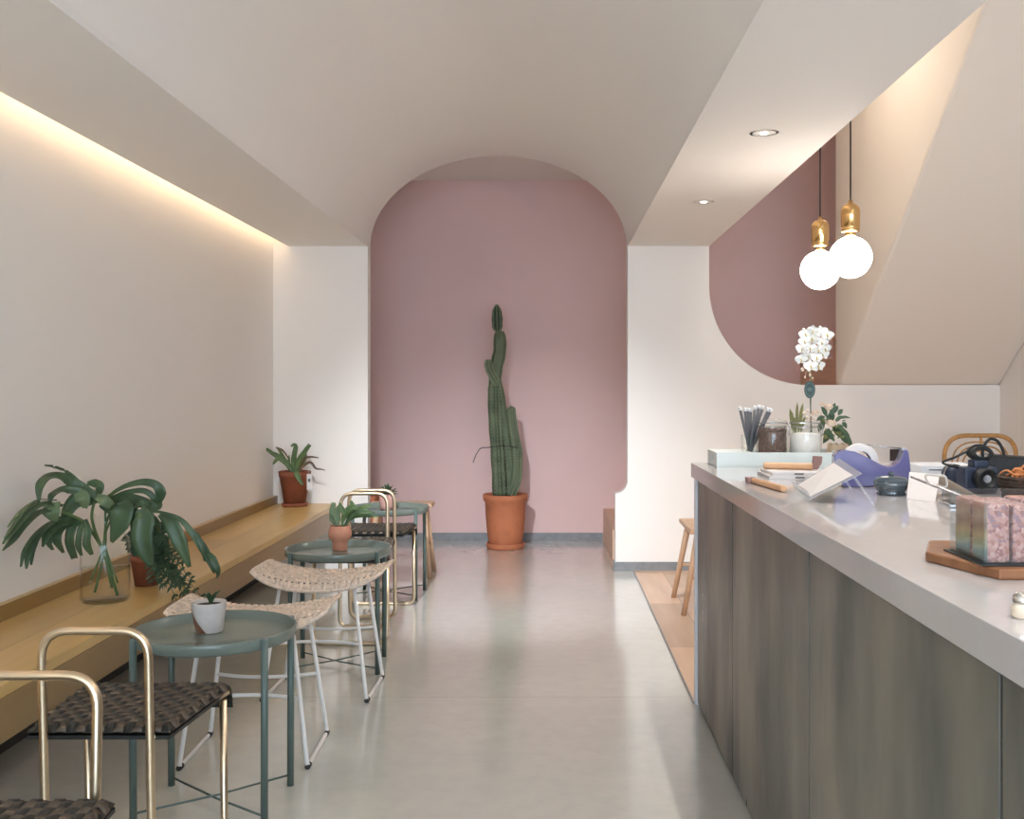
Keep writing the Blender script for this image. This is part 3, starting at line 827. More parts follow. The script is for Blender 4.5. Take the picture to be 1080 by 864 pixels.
lobes('leaf', [([(110, 527), (128, 515), (148, 509), (163, 511), (170, 520), (167, 533)], [3, 5, 7, 9, 12, 4], .02),
               ([(112, 528), (132, 520), (152, 518), (163, 526), (165, 535)], [3, 5, 6, 7, 3], .02),
               ([(110, 529), (130, 526), (150, 530), (166, 535), (170, 530)], [5, 13, 12, 8, 3], .02),
               ([(106, 532), (118, 534), (132, 536), (146, 540)], [6, 18, 14, 4], .03)])
lobes('leaf', [([(128, 530), (130, 538), (127, 552), (118, 572)], [10, 25, 23, 4], -.08),
               ([(134, 536), (140, 546), (139, 560)], [5, 8, 2], -.06),
               ([(148, 537), (153, 548), (151, 564), (154, 582), (160, 598)], [10, 23, 22, 18, 3], -.1),
               ([(142, 532), (150, 531), (158, 532)], [4, 7, 4], -.05),
               ([(162, 545), (166, 553), (169, 563)], [4, 8, 2], 0)])
lobes('leaf', [([(168, 543), (180, 552), (190, 572), (200, 598)], [4, 15, 16, 4], -.08),
               ([(150, 538), (172, 541), (190, 548), (202, 561), (213, 576), (229, 603)], [3, 3, 5, 7, 9, 8], -.08),
               ([(196, 556), (208, 566), (215, 582), (216, 592)], [3, 6, 6, 2], -.08),
               ([(216, 580), (224, 590), (230, 602), (229, 610)], [3, 9, 6, 1], -.08)])
b = B()
for pts, r in (([(100, 526, 0), (97, 548, 0), (106, 575, .06), (113, 592, .07), (124, 630, .09)], .0055), ([(66, 540, -.02), (88, 550, 0), (100, 566, .04), (110, 585, .07), (118, 620, .09)], .005),
               ([(112, 528, .02), (111, 548, .05), (111, 575, .07), (101, 610, .08), (100, 625, .08)], .0045), ([(146, 535, -.06), (128, 541, -.02), (115, 553, .04), (111, 575, .07), (124, 615, .08)], .004),
               ([(128, 532, -.06), (119, 536, 0), (112, 552, .06), (108, 580, .07), (96, 612, .06)], .0045)):
    pp = [Pm(x, y, d) for x, y, d in pts]
    # the lower points stay inside the bottle
    for i in (-1, -2):
        q = pp[i]; d = Vector((q.x-vx, q.y-vy)); lim = .06 if i == -1 else .03
        if d.length > lim: d = d.normalized()*lim; q.x = vx+d.x; q.y = vy+d.y
        q.z = max(q.z, BZ+.015)
    sweep(b, smooth_path(pp, 7), r, 8)
obj('stem', b, 'stem', root, world=True)

# small fern in a terracotta pot behind the bottle
fx, fy = -1.615, 4.17
root = thing('potted_fern', 'small dark leafy plant in terracotta pot tucked behind the glass bottle', 'plant', (fx, fy, BZ))
b = B(); lathe(b, [(.0001, 0), (.042, 0), (.056, .095), (.062, .098), (.063, .122), (.056, .122), (.052, .1), (.0001, .1)], 32); obj('pot', b, 'terradark', root)
b = B(); lathe(b, [(.0001, .112), (.055, .108)], 24); obj('soil', b, 'soil', root)
rnd = random.Random(3)
b = B()
def frond(bm, pts, nl, ll, lw, mi=0):
    sp = smooth_path(pts, 6); sweep(bm, sp, .0013, 5, mi=mi)
    L = len(sp)
    for k in range(nl):
        t = (k+1)/nl; i = min(int(t*(L-1)), L-2); p = sp[i]; T = (sp[i+1]-sp[i]).normalized()
        for s in (-1, 1):
            S = T.cross(Vector((rnd.uniform(-.3, .3), -1, rnd.uniform(-.1, .5)))).normalized()*s
            d = (S*.8+T*.55+Vector((0, rnd.uniform(-.3, .3), rnd.uniform(-.15, .15)))).normalized()
            l = ll*(1.05-.5*abs(t-.4))*rnd.uniform(.8, 1.15)
            blade(bm, [p, p+d*l*.5, p+d*l+Vector((0, 0, -.12*l))], [lw*.3, lw, lw*.7, .001], up=(0, -1, .4), n=2, thick=.0008, fold=.15, mi=mi)
for k in range(30):
    a = rnd.uniform(0, 2*PI); r1 = rnd.uniform(.03, .075); z = rnd.uniform(.15, .215)
    if k < 18: a = rnd.uniform(PI*1.05, PI*2.1)
    if k % 3 == 0: z += .03
    d = Vector((math.cos(a), math.sin(a)*.7, 0))
    p0 = Vector((fx, fy, BZ+.11)); frond(b, [p0, p0+d*r1*.6+Vector((0, 0, z-.1)), p0+d*r1*1.25+Vector((0, 0, z-.14))], 9, .036, .019)
obj('foliage', b, 'leafdark', root, world=True)
b = B()
p0 = Vector((fx+.01, fy, BZ+.11))
for ex, ey, Y in ((218, 636, 3.98), (207, 650, 3.95), (195, 655, 3.9), (200, 628, 4.0), (186, 608, 4.1), (181, 585, 4.15), (170, 620, 3.98), (176, 640, 3.93), (166, 578, 4.2), (190, 640, 3.95), (205, 640, 3.9), (160, 640, 3.98), (185, 650, 3.93), (178, 570, 4.2), (196, 595, 4.1), (206, 615, 4.0), (165, 600, 4.0), (212, 645, 3.9), (192, 618, 4.0), (172, 632, 3.9)):
    e = P(ex, ey, Y); e.z = max(e.z, BZ+.035) if e.x < -1.40 else e.z
    m1 = p0.lerp(e, .45)+Vector((0, 0, .045)); frond(b, [p0, m1, e], 10, .03, .011)
obj('spray', b, ['leafbright' if False else 'leafdark'], root, world=True)

# terracotta pot with strap leaves at the far end of the bench
sx, sy = -1.695, 6.93
root = thing('potted_strap_plant', 'strap leaved green plant in dark terracotta pot at the far end of the bench', 'plant', (sx, sy, BZ))
b = B(); lathe(b, [(.0001, 0), (.082, 0), (.086, .006), (.086, .022), (.078, .024), (.0001, .016)], 40); obj('saucer', b, 'terradark', root)
b = B(); lathe(b, [(.0001, .017), (.070, .017), (.098, .190), (.101, .192), (.107, .232), (.100, .234), (.094, .195), (.0001, .19)], 40); obj('pot', b, 'terradark', root)
b = B(); lathe(b, [(.0001, .218), (.098, .214)], 28); obj('soil', b, 'soil', root)
def Ps(x, y, d=0): return P(x, y, sy-.02+d)
b = B(); K = sy/FPX
for pts, ws, d in (([(310, 499), (304, 490), (294, 482), (287, 478), (281, 474), (278, 479)], [3, 6, 6, 4, 3, 1], 0), ([(309, 499), (301, 487), (296, 477), (292, 472)], [3, 5, 3, 1.5], .03),
                ([(311, 499), (310, 485), (312, 472), (310, 469), (307, 471)], [4, 6, 5, 3, 2], 0), ([(312, 500), (315, 487), (322, 476), (327, 469)], [4, 6, 5, 4], -.02),
                ([(308, 500), (305, 490), (305, 480)], [3, 4, 1], .04), ([(314, 500), (318, 492), (322, 482), (323, 478)], [3, 4, 4, 1], .04), ([(294, 483), (291, 486), (288, 490)], [3, 4, 1.5], -.01),
                ([(312, 497), (314, 502), (317, 508), (320, 512)], [5, 6, 4, 1], -.1)):
    blade(b, [Ps(x, y, d) for x, y in pts], [w*K for w in ws], up=(0, -1, .2), n=5, fold=.35)
obj('leaves', b, 'leafbright', root, world=True)
b = B()
for pts, ws, d in (([(314, 498), (322, 490), (328, 488), (333, 494), (338, 495), (343, 496)], [2, 3, 3, 2, 1.5, .8], -.02), ([(315, 494), (321, 484), (328, 482), (336, 483)], [2, 2.5, 2, 1], .02), ([(304, 483), (298, 475), (291, 472)], [1.5, 2, 1.5], .0)):
    blade(b, [Ps(x, y, d) for x, y in pts], [w*K for w in ws], up=(0, -1, .2), n=5, fold=.35)
obj('dry_leaves', b, 'leafdry', root, world=True)['label'] = 'dried brown leaves'
b = B(); p = P(326, 508, sy-.09)
add_box(b, (p.x-.015, p.y-.001, p.z-.055), (p.x+.017, p.y+.001, p.z+.05), .0008)
sweep(b, [(p.x, p.y, p.z+.045), (p.x-.02, p.y+.05, p.z+.08)], .001, 5)
t = obj('price_tag', b, 'paper', root, world=True); t['label'] = 'white paper tag'
b = B(); r = bmesh.ops.create_circle(b, cap_ends=True, segments=20, radius=.009)['verts']; bmesh.ops.scale(b, vec=(.9, 1.4, 1), verts=r)
bmesh.ops.rotate(b, cent=(0, 0, 0), matrix=Matrix.Rotation(PI/2, 3, 'X'), verts=r); bmesh.ops.translate(b, vec=(p.x+.001, p.y-.0025, p.z+.008), verts=r)
obj('tag_print', b, 'ink', t, world=True)

# ================================================================== POTS ON THE TABLES
TZ = .505
px_, py_ = -1.038, 3.175
root = thing('succulent_pot', 'little succulent in a white pot with a copper wedge on the nearest table', 'potted plant', (px_, py_, TZ))
b = B(); lathe(b, [(.0001, 0), (.039, 0), (.041, .003), (.0515, .088), (.0515, .091), (.047, .091), (.045, .078), (.0001, .076)], 48)
pot = obj('pot', b, ['concretepot', 'copper'], root)
for f in pot.data.polygons:
    pass
# copper wedge: a shell patch on the outside of the pot
b = B()
def potr(z): return .041+(.0515-.041)*(z-.003)/.085+.0006
a0 = math.radians(228)
cols = 16; vs = []
for i in range(cols+1):
    a = math.radians(200)+math.radians(78)*i/cols; t = i/cols
    ztop = .075*(1-t)**1.1; zlo = .05*max(0, 1-t*2.4)
    vs.append([b.verts.new((potr(z)*math.cos(a), potr(z)*math.sin(a), z)) for z in (zlo+.002, (ztop+zlo)/2+.002, ztop+.003)])
for A, D in zip(vs, vs[1:]):
    for k in range(2): b.faces.new((A[k], D[k], D[k+1], A[k+1])).smooth = True
obj('copper_wedge', b, 'copper', pot)
b = B(); lathe(b, [(.0001, .083), (.0455, .080)], 24); obj('soil', b, 'soil', root)
b = B()
for k in range(9):
    a = k*2.4; l = .02+.012*((k*7) % 3)/2; d = Vector((math.cos(a), math.sin(a), 0)); p0 = Vector((.006, 0, .082))
    blade(b, [p0, p0+d*l*.4+Vector((0, 0, l*.8)), p0+d*l*.8+Vector((0, 0, l*1.3))], [.006, .011, .009, .001], n=3, thick=.003, fold=.3)
obj('succulent', b, 'leafdark', root)

px_, py_ = -.955, 4.745; K = py_/FPX
root = thing('clay_bulb_vase', 'pinkish clay bulb shaped vase with green cuttings on the middle table', 'potted plant', (px_, py_, TZ))
b = B(); lathe(b, [(.0001, 0), (.031, 0), (.033, .004), (.034, .034), (.037, .042), (.051, .062), (.0535, .078), (.050, .096), (.044, .107), (.044, .113), (.040, .113), (.040, .106), (.045, .092), (.047, .078), (.03, .05), (.0001, .045)], 40); obj('vase', b, 'terrapink', root)
b = B()
def Pv(x, y, d=0): return P(x, y, py_+d)
for pts, ws, d in (([(361, 556), (362, 546), (366, 539), (372, 535), (378, 537)], [3, 5, 9, 8, 3], -.02), ([(363, 556), (368, 548), (376, 541), (386, 540), (395, 541)], [3, 6, 9, 8, 2], 0), ([(364, 552), (374, 545), (388, 544), (400, 545)], [2, 6, 6, 1], .02),
                   ([(361, 552), (364, 543), (360, 536), (358, 530)], [3, 8, 8, 2], -.02), ([(363, 548), (372, 536), (370, 528)], [3, 9, 3], .01), ([(362, 556), (370, 546), (382, 536), (392, 533)], [2, 5, 7, 2], .03)):
    blade(b, [Pv(x, y, d) for x, y in pts], [w*K*.72 for w in ws], up=(0, -1, .3), n=4, fold=.3)
obj('leaves', b, 'leafbright', root, world=True)
b = B()
for pts, ws, d in (([(357, 554), (355, 546), (354, 540)], [3, 8, 2], -.01), ([(356, 548), (351, 540), (352, 530)], [3, 7, 4], 0), ([(358, 550), (356, 540), (359, 532)], [3, 7, 3], .02), ([(355, 555), (350, 548), (349, 540)], [2, 5, 2], .01)):
    blade(b, [Pv(x, y, d) for x, y in pts], [w*K for w in ws], up=(0, -1, .3), n=4, fold=.2, thick=.004)
obj('succulent_leaves', b, 'leafdull', root, world=True)

px_, py_ = -.985, 6.30
root = thing('spiky_plant', 'small dark spiky plant in a pale pink pot on the farthest table', 'potted plant', (px_, py_, TZ))
b = B(); lathe(b, [(.0001, 0), (.033, 0), (.042, .03), (.046, .07), (.043, .098), (.038, .098), (.038, .085), (.0001, .082)], 32); obj('pot', b, 'palepink', root)
b = B(); rnd = random.Random(9)
for k in range(110):
    a = rnd.uniform(0, 2*PI); el = rnd.uniform(.15, 1.5); l = rnd.uniform(.06, .085)
    d = Vector((math.cos(a)*math.cos(el), math.sin(a)*math.cos(el), math.sin(el)))
    p0 = Vector((0, 0, .092)); blade(b, [p0, p0+d*l*.5, p0+d*l*.92+Vector((0, 0, -.006))], [.006, .012, .009, .002], n=2, fold=.3)
obj('foliage', b, 'leafdark', root)

# ================================================================== THINGS ON THE COUNTER
def Pc(x, y):                      # a point on the worktop seen at this place in the photo
    Y = (H-CZ)*FPX/(y-VY); return Vector(((x-VX)*Y/FPX, Y, CZ))

# mint tray
tx0, tx1, ty0, ty1 = .625, 1.10, 3.91, 4.13
TB = CZ+.006
root = thing('mint_tray', 'long pale mint open tray at the far end of the white worktop', 'tray', ((tx0+tx1)/2, (ty0+ty1)/2, CZ))
b = B(); add_box(b, (tx0, ty0, CZ), (tx1, ty1, TB), .001); obj('base', b, 'mint', root, world=True)
b = B(); h = CZ+.055; w = .007
add_box(b, (tx0, ty0, TB), (tx1, ty0+w, h), .001); add_box(b, (tx0, ty1-w, TB), (tx1, ty1, h), .001); add_box(b, (tx1-w, ty0+w, TB), (tx1, ty1-w, h), .001)
# left end with a grip slot
add_box(b, (tx0, ty0+w, TB), (tx0+w, ty0+.085, h)); add_box(b, (tx0, ty1-.085, TB), (tx0+w, ty1-w, h))
add_box(b, (tx0, ty0+.085, TB), (tx0+w, ty1-.085, CZ+.018)); add_box(b, (tx0, ty0+.085, CZ+.038), (tx0+w, ty1-.085, h))
obj('rim', b, 'mint', root, world=True)
b = B(); add_box(b, (tx0+w, ty0+w, h-.006), (tx0+.14, ty1-w, h-.001), .001); obj('lid', b, 'mint', root, world=True)

# straw cup and straws
cx_, cy_ = .770+.0, 4.02
cx_ = (790.5-VX)*cy_/FPX
root = thing('straw_cup', 'clear tumbler holding grey straws in the mint tray', 'cup', (cx_, cy_, TB))
b = B(); lathe(b, [(.0001, 0), (.025, 0), (.027, .003), (.0325, .112), (.0315, .112), (.026, .006), (.0001, .004)], 32); obj('tumbler', b, 'glass', root)
rnd = random.Random(5)
straw_tops = [(780, 429), (785.5, 430), (792, 431), (796.5, 428), (801, 427), (805, 428), (811, 430), (814, 431), (789, 430)]
for i, (x, y) in enumerate(straw_tops):
    Yt = cy_+(i % 3-1)*.02; top = P(x, y, Yt)
    bot = Vector((cx_-(top.x-cx_)*.20, cy_+(i % 3-1)*.0125, TB+.0065))
    # pass through the mouth of the tumbler
    b = B(); sweep(b, [bot, bot.lerp(top, .93)], .0058, 8, mi=0); sweep(b, [bot.lerp(top, .93), top], .0061, 8, mi=1)
    one('straw', b, ['straw', 'strawtip'], 'grey straw with a pale wrapped tip, one of the bunch fanned in the tumbler', 'straw', 'straws in the tumbler', loc=bot)

def clip_jar(px, r, h, label, fillname, fillm, fillh, cy=3.985):
    x = (px-VX)*cy/FPX
    root = thing('clip_jar', label, 'jar', (x, cy, TB), 0, 'clip top glass jars')
    b = B()
    lathe(b, [(.0001, 0), (r*.93, 0), (r, .008), (r, h*.70), (r*.94, h*.77), (r*.86, h*.80), (r*.86, h*.85), (r*.83, h*.85), (r*.83, h*.79), (r*.91, h*.755), (r-.004, h*.69), (r-.004, .012), (r*.9, .007), (.0001, .006)], 40)
    obj('body', b, 'jarglass', root)
    b = B(); lathe(b, [(.0001, h*.86), (r*.90, h*.86), (r*.93, h*.88), (r*.93, h*.93), (r*.86, h*.965), (r*.5, h*.985), (r*.45, h), (.0001, h)], 40); obj('lid', b, 'jarglass', root)
    b = B(); n = 32
    for z in (h*.815,): sweep(b, [(r*.885*math.cos(2*PI*k/n), r*.885*math.sin(2*PI*k/n), z) for k in range(n)], .0014, 6, closed=True)
    for z in (h*.905,): sweep(b, [(r*.945*math.cos(2*PI*k/n), r*.945*math.sin(2*PI*k/n), z) for k in range(n)], .0014, 6, closed=True)
    a = -.5; c, s = math.cos(a), math.sin(a)
    sweep(b, round_path([(r*.93*c, r*.93*s, h*.9), (r*1.08*c, r*1.08*s, h*.84), (r*1.08*c, r*1.08*s, h*.66), (r*1.02*c, r*1.02*s, h*.64)], .008), .0016, 6)
    obj('wire_clip', b, 'steel', root)
    rf = r-.0046
    if fillname == 'coffee_beans':
        b = B(); rr_ = random.Random(4)
        lathe(b, [(.0001, .0075), (r*.88, .0085), (rf-.004, .014), (rf-.004, fillh-.01), (.0001, fillh-.008)], 32)
        for k in range(900):
            a = rr_.uniform(0, 2*PI); z = rr_.uniform(.014, fillh); q = rf-.005 if rr_.random() < .78 else rf*math.sqrt(rr_.random())*.92
            if q < rf-.006: z = fillh+rr_.uniform(-.006, .004)
            bean(b, (q*math.cos(a)*.985, q*math.sin(a)*.985, z), .0048, Euler((rr_.uniform(0, 3), rr_.uniform(0, 3), rr_.uniform(0, 3))).to_matrix())
        o = obj(fillname, b, fillm, root); o['kind'] = 'stuff'
    else:
        b = B(); lathe(b, [(.0001, .0075), (r*.88, .0085), (rf-.0005, .014), (rf-.0005, fillh), (r*.4, fillh+.006), (.0001, fillh+.008)], 32); o = obj(fillname, b, fillm, root); o['kind'] = 'stuff'
clip_jar(814.5, .0605, .174, 'clip top glass jar full of dark coffee beans in the mint tray', 'coffee_beans', 'beans', .132)
clip_jar(849, .0625, .174, 'clip top glass jar of white sugar, right beside the coffee bean jar', 'sugar', 'sugar', .115)

# orchid
ox, oy = (855-VX)*4.09/FPX, 4.09
root = thing('orchid', 'white orchid in bloom behind the sugar jar, an oval green tag on its stem', 'flower', (ox, oy, TB))
b = B(); lathe(b, [(.0001, 0), (.022, 0), (.026, .006), (.029, .07), (.027, .07), (.024, .008), (.0001, .006)], 28); obj('pot', b, 'palepink', root)
def Po(x, y, d=0): return P(x, y, oy+d)
b = B(); sweep(b, smooth_path([(ox, oy, TB+.02), Po(855, 430), Po(855.5, 400), Po(851, 385, .005), Po(848, 368, .01), Po(856, 352, .01), Po(869, 350, .005), Po(871, 365), Po(866, 380), Po(860, 388)], 6), .0022, 6)
obj('stem', b, 'leafolive', root, world=True)
def blossom(cx0, cy0, sc, d, tilt):
    c = Po(cx0, cy0, d); b = B()
    q = bmesh.new(); q.free()
    yaw, pitch, roll = tilt
    Rm = Euler((pitch, roll, yaw)).to_matrix()
    def tr(x, y, z): return c+Rm @ Vector((x, z, y))      # x right, y up, z towards viewer = -Y
    for k, (ang, ln, wd) in enumerate(((90, .9, .6), (90+72, .92, .62), (90-72, .92, .62), (90+144, .88, .55), (90-144, .88, .55), (172, 1.05, 1.05), (8, 1.05, 1.05))):
        a = math.radians(ang); n = 6; zz = -.0018 if k >= 5 else 0
        rows = []
        for i in range(n+1):
            t = i/n; w = wd*sc*math.sin(PI*min(1, .12+t*.88))**.6*.5
            if i == n: w = sc*.04
            base = (math.cos(a)*ln*sc*t, math.sin(a)*ln*sc*t)
            px2, py2 = -math.sin(a), math.cos(a)
            rows.append([tr(base[0]+px2*s*w, base[1]+py2*s*w, zz+sc*(.16*t*t-.10*abs(s)*t)*(-1)) for s in (-1, -.5, 0, .5, 1)])
        vs = [[b.verts.new(p) for p in r] for r in rows]; vs2 = [[b.verts.new(p+Rm @ Vector((0, .0008, 0))) for p in r] for r in rows]
        for i in range(n):
            for j in range(4):
                b.faces.new((vs[i][j], vs[i][j+1], vs[i+1][j+1], vs[i+1][j])).smooth = True
                b.faces.new((vs2[i][j], vs2[i+1][j], vs2[i+1][j+1], vs2[i][j+1])).smooth = True
            for j in (0, 4): b.faces.new((vs[i][j], vs[i+1][j], vs2[i+1][j], vs2[i][j]))
    o = obj('blossom', b, 'petal', root, world=True)
    b = B(); ball(b, tr(0, -.05*sc, -.004), sc*.13, 8, scale=(1, 1, 1)); ball(b, tr(0, -.28*sc, -.005), sc*.14, 8, scale=(.7, 1, 1.3))
    obj('lip', b, 'yellow', o, world=True)
rnd = random.Random(12)
for x, y in ((849, 352), (857, 349), (866, 350), (872, 353), (848, 360), (857, 357), (867, 361), (846, 368), (854, 367), (863, 369), (870, 368), (845, 379), (852, 376), (861, 377), (868, 374), (855, 386), (863, 386)):
    blossom(x, y, .027*rnd.uniform(.9, 1.12), rnd.uniform(-.02, .004), (rnd.uniform(-.4, .4), rnd.uniform(-.25, .25), rnd.uniform(-.3, .3)))
b = B()
for x, y, s in ((846, 390, .0075), (854, 396, .005), (857, 399, .004), (849, 398, .004)): ball(b, Po(x, y), s, 10, scale=(.9, .9, 1.15)); sweep(b, [Po(x, y), Po(852, 385)], .0009, 5)
obj('bud', b, 'petalcream', root, world=True)
b = B(); p = Po(854, 411, -.012); r = bmesh.ops.create_cone(b, cap_ends=True, segments=28, radius1=.0215, radius2=.0215, depth=.002)['verts']
bmesh.ops.rotate(b, cent=(0, 0, 0), matrix=Matrix.Rotation(PI/2, 3, 'X'), verts=r); bmesh.ops.scale(b, vec=(1, 1, 1.6), verts=r); bmesh.ops.translate(b, vec=p, verts=r)
sweep(b, [p+Vector((.002, .001, -.03)), Vector((ox+.002, oy-.012, TB+.09))], .0022, 6)
t = obj('name_tag', b, 'tag', root, world=True); t['label'] = 'dark green oval tag on a stick'
b = B(); n = 28
sweep(b, [p+Vector((.016*math.cos(2*PI*k/n), -.0012, .026*math.sin(2*PI*k/n))) for k in range(n)], .0006, 5, closed=True)
for z, w in ((.006, .007), (.001, .010), (-.004, .008)): add_box(b, (p.x-w, p.y-.0022, p.z+z-.001), (p.x+w, p.y-.0011, p.z+z+.001))
obj('tag_print', b, 'taggrey', t, world=True)

def rose(bm, c, r, mi=0):
    for sh, (k, op) in enumerate(((3, .55), (5, .8), (6, 1.0))):
        for i in range(k):
            a = 2*PI*i/k+sh*.6; rr_ = r*op
            d = Vector((math.cos(a), math.sin(a), 0)); u = Vector((-math.sin(a), math.cos(a), 0)); w = 2*rr_*math.sin(PI/k)*1.25
            rows = []
            for j in range(5):
                t = j/4; rad_ = rr_*math.sin(.35+t*1.25)*1.0; z = -r*.7+r*(1.35-.18*sh)*t
                rows.append([bm.verts.new(c+d*(rad_*math.cos(s*.5)+(.12*r if j == 4 else 0))+u*s*w*.5*math.sin(.5+t*1.6)+Vector((0, 0, z-abs(s)*r*.12))) for s in (-1, -.5, 0, .5, 1)])
            for A, D in zip(rows, rows[1:]):
                for q in range(4):
                    f = bm.faces.new((A[q], A[q+1], D[q+1], D[q])); f.smooth = True; f.material_index = mi
    ball(bm, c, r*.6, 10, mi)

def leafy(bm, p0, p1, w, mi=0, th=.001):
    m_ = p0.lerp(p1, .5)+Vector((0, 0, (p1-p0).length*.12)); blade(bm, [p0, m_, p1], [w*.2, w, w*.85, .001], up=(0, -1, .4), n=4, thick=th, fold=.3, mi=mi)

# low posy behind the jars
gy = 4.085
gx = (840-VX)*gy/FPX
# big rose bouquet leaning at the right end of the tray
by = 4.06
root = thing('rose_bouquet', 'bouquet of cream roses and glossy leaves wrapped in kraft paper right of the jars', 'bouquet', (P(884, 0, by).x, by, CZ))
def Pb(x, y, d=0): return P(x, y, by+d)
for x, y, r, d in ((874, 429, .016, 0), (867, 426, .010, .01), (876.5, 446, .0185, -.03), (858, 436, .010, .0), (862, 434, .009, 0)):
    b = B(); rose(b, Pb(x, y, d), r); obj('rose', b, 'petalcream', root, world=True)
b = B()
for p0, p1, w, d in (((876, 440), (881, 425), .022, 0), ((872, 440), (866, 429), .02, .01), ((884, 442), (897, 441), .012, 0), ((880, 452), (898, 471), .042, .0), ((884, 458), (900, 474), .035, .02), ((874, 452), (871, 466), .03, .0), ((866, 440), (869, 452), .02, .01),
                     ((880, 436), (884, 428), .016, 0), ((880, 446), (890, 439), .016, -.01), ((870, 455), (880, 466), .026, -.02), ((883, 448), (890, 458), .022, -.02), ((878, 438), (872, 448), .028, .01), ((868, 446), (863, 456), .024, .01), ((874, 436), (879, 444), .03, .02), ((878, 450), (886, 462), .03, .02), ((888, 446), (893, 452), .02, .01), ((870, 440), (861, 444), .018, .01), ((876, 458), (868, 468), .026, .01), ((884, 438), (889, 432), .018, .01)):
    leafy(b, Pb(*p0, d), Pb(*p1, d), w)
obj('leaves', b, 'leaf', root, world=True)
b = B(); rnd = random.Random(2)
for k in range(40):
    q = Pb(rnd.uniform(868, 889), rnd.uniform(444, 463), rnd.uniform(-.04, .02)); a = rnd.uniform(0, 6.3); e = q+Vector((math.cos(a), rnd.uniform(-.3, .3), math.sin(a)))*.014
    leafy(b, q, e, .006)
obj('filler_sprigs', b, 'leafolive', root, world=True)['kind'] = 'stuff'
b = B()
seg = 20; top = Pb(874, 466); rings = []
b2 = [(Vector((P(872, 0, by).x, by, CZ+.02)), .016), (Vector((P(876, 0, by).x, by, CZ+.045)), .028), (Vector((P(881, 0, by).x, by, CZ+.075)), .040)]
for c, r in b2: rings.append([b.verts.new(c+Vector((r*math.cos(2*PI*k/seg), r*.8*math.sin(2*PI*k/seg), .010*(k % 2)*(r > .03)))) for k in range(seg)])
for A, D in zip(rings, rings[1:]):
    for k in range(seg): b.faces.new((A[k], A[(k+1) % seg], D[(k+1) % seg], D[k])).smooth = True
b.faces.new(rings[0][::-1])
c0 = b2[0][0]; sweep(b, [c0, (c0.x-.002, c0.y, CZ+.001)], .017, 16)
bmesh.ops.translate(b, vec=(.012, 0, 0), verts=b.verts)
obj('kraft_wrap', b, 'kraft', root, world=True)
# posy
root = thing('posy', 'small posy of olive leaves and tiny pale buds standing behind the sugar jar', 'flowers', (gx, gy+.01, TB))
b = B(); lathe(b, [(.0001, 0), (.014, 0), (.015, .05), (.018, .055), (.018, .06), (.013, .06), (.012, .004), (.0001, .004)], 20); obj('bud_vase', b, 'glass', root)
b = B()
base = Vector((gx, gy+.01, TB+.05))
for x, y, w in ((833, 431, .018), (841, 424, .012), (847, 425, .015), (838, 440, .016), (850, 438, .013), (845, 436, .018)):
    e = P(x, y, gy); s_ = base.lerp(e, .45); sweep(b, [base, s_], .0012, 5); leafy(b, s_, e, w)
obj('leaves', b, 'leafolive', root, world=True)
b = B(); rnd = random.Random(8)
for x, y in ((848, 436), (852, 433), (855, 438), (858, 433), (861, 438), (864, 441), (851, 440), (866, 436), (857, 442)): ball(b, P(x, y, gy+rnd.uniform(-.01, .01)), rnd.uniform(.004, .007), 8); sweep(b, [base, P(x, y, gy)], .0008, 5)
obj('buds', b, 'petalcream', root, world=True)

# purple tape dispenser, seen side on
def extr(bm, pts, dvec, mi=0):
    A = [bm.verts.new(p) for p in pts]; D = [bm.verts.new(p+dvec) for p in pts]; n = len(pts)
    fs = [bm.faces.new(A[::-1]), bm.faces.new(D)]+[bm.faces.new((A[i], A[(i+1) % n], D[(i+1) % n], D[i])) for i in range(n)]
    for f in fs: f.material_index = mi
    bmesh.ops.recalc_face_normals(bm, faces=fs)
dy0 = 3.13
prof = [(881, 500), (880, 488), (880, 480), (884, 476), (893, 474.5), (902, 476), (915, 482), (928, 489), (936, 492), (943, 491), (949, 486), (952, 478), (953.5, 474), (956, 473.5), (958.5, 476), (960, 488), (961, 500), (960.5, 508.5), (945, 508.5), (931, 509.5), (926, 512.5), (905, 513.5), (890, 513)]
root = thing('tape_dispenser', 'glossy violet tape dispenser with a roll of clear tape in the middle of the worktop', 'tape dispenser', (P(920, 0, dy0).x, dy0, CZ))
zfix = CZ-P(0, 513.5, dy0).z
b = B(); extr(b, [P(x, y, dy0)+Vector((0, 0, zfix)) for x, y in prof], Vector((.012, .075, 0)))
o = obj('body', b, 'purple', root, world=True, bevel=.005)
cR = P(910, 487, dy0)+Vector((0, .02, zfix))
b = B(); prr = [(.032, 0), (.053, 0), (.054, .002), (.054, .028), (.053, .03), (.032, .03), (.032, 0)]
lathe(b, prr, 40); bmesh.ops.rotate(b, cent=(0, 0, 0), matrix=Matrix.Rotation(-PI/2, 3, 'X'), verts=b.verts); bmesh.ops.translate(b, vec=cR, verts=b.verts)
obj('tape_roll', b, 'paper', root, world=True)
b = B(); q = P(954, 474, dy0)+Vector((0, .012, zfix)); sweep(b, [cR+Vector((.02, .015, .05)), q+Vector((0, .01, .003))], .002, 6)
add_box(b, (q.x-.004, q.y, q.z-.001), (q.x+.008, q.y+.045, q.z+.005)); obj('cutter', b, 'steel', root, world=True)

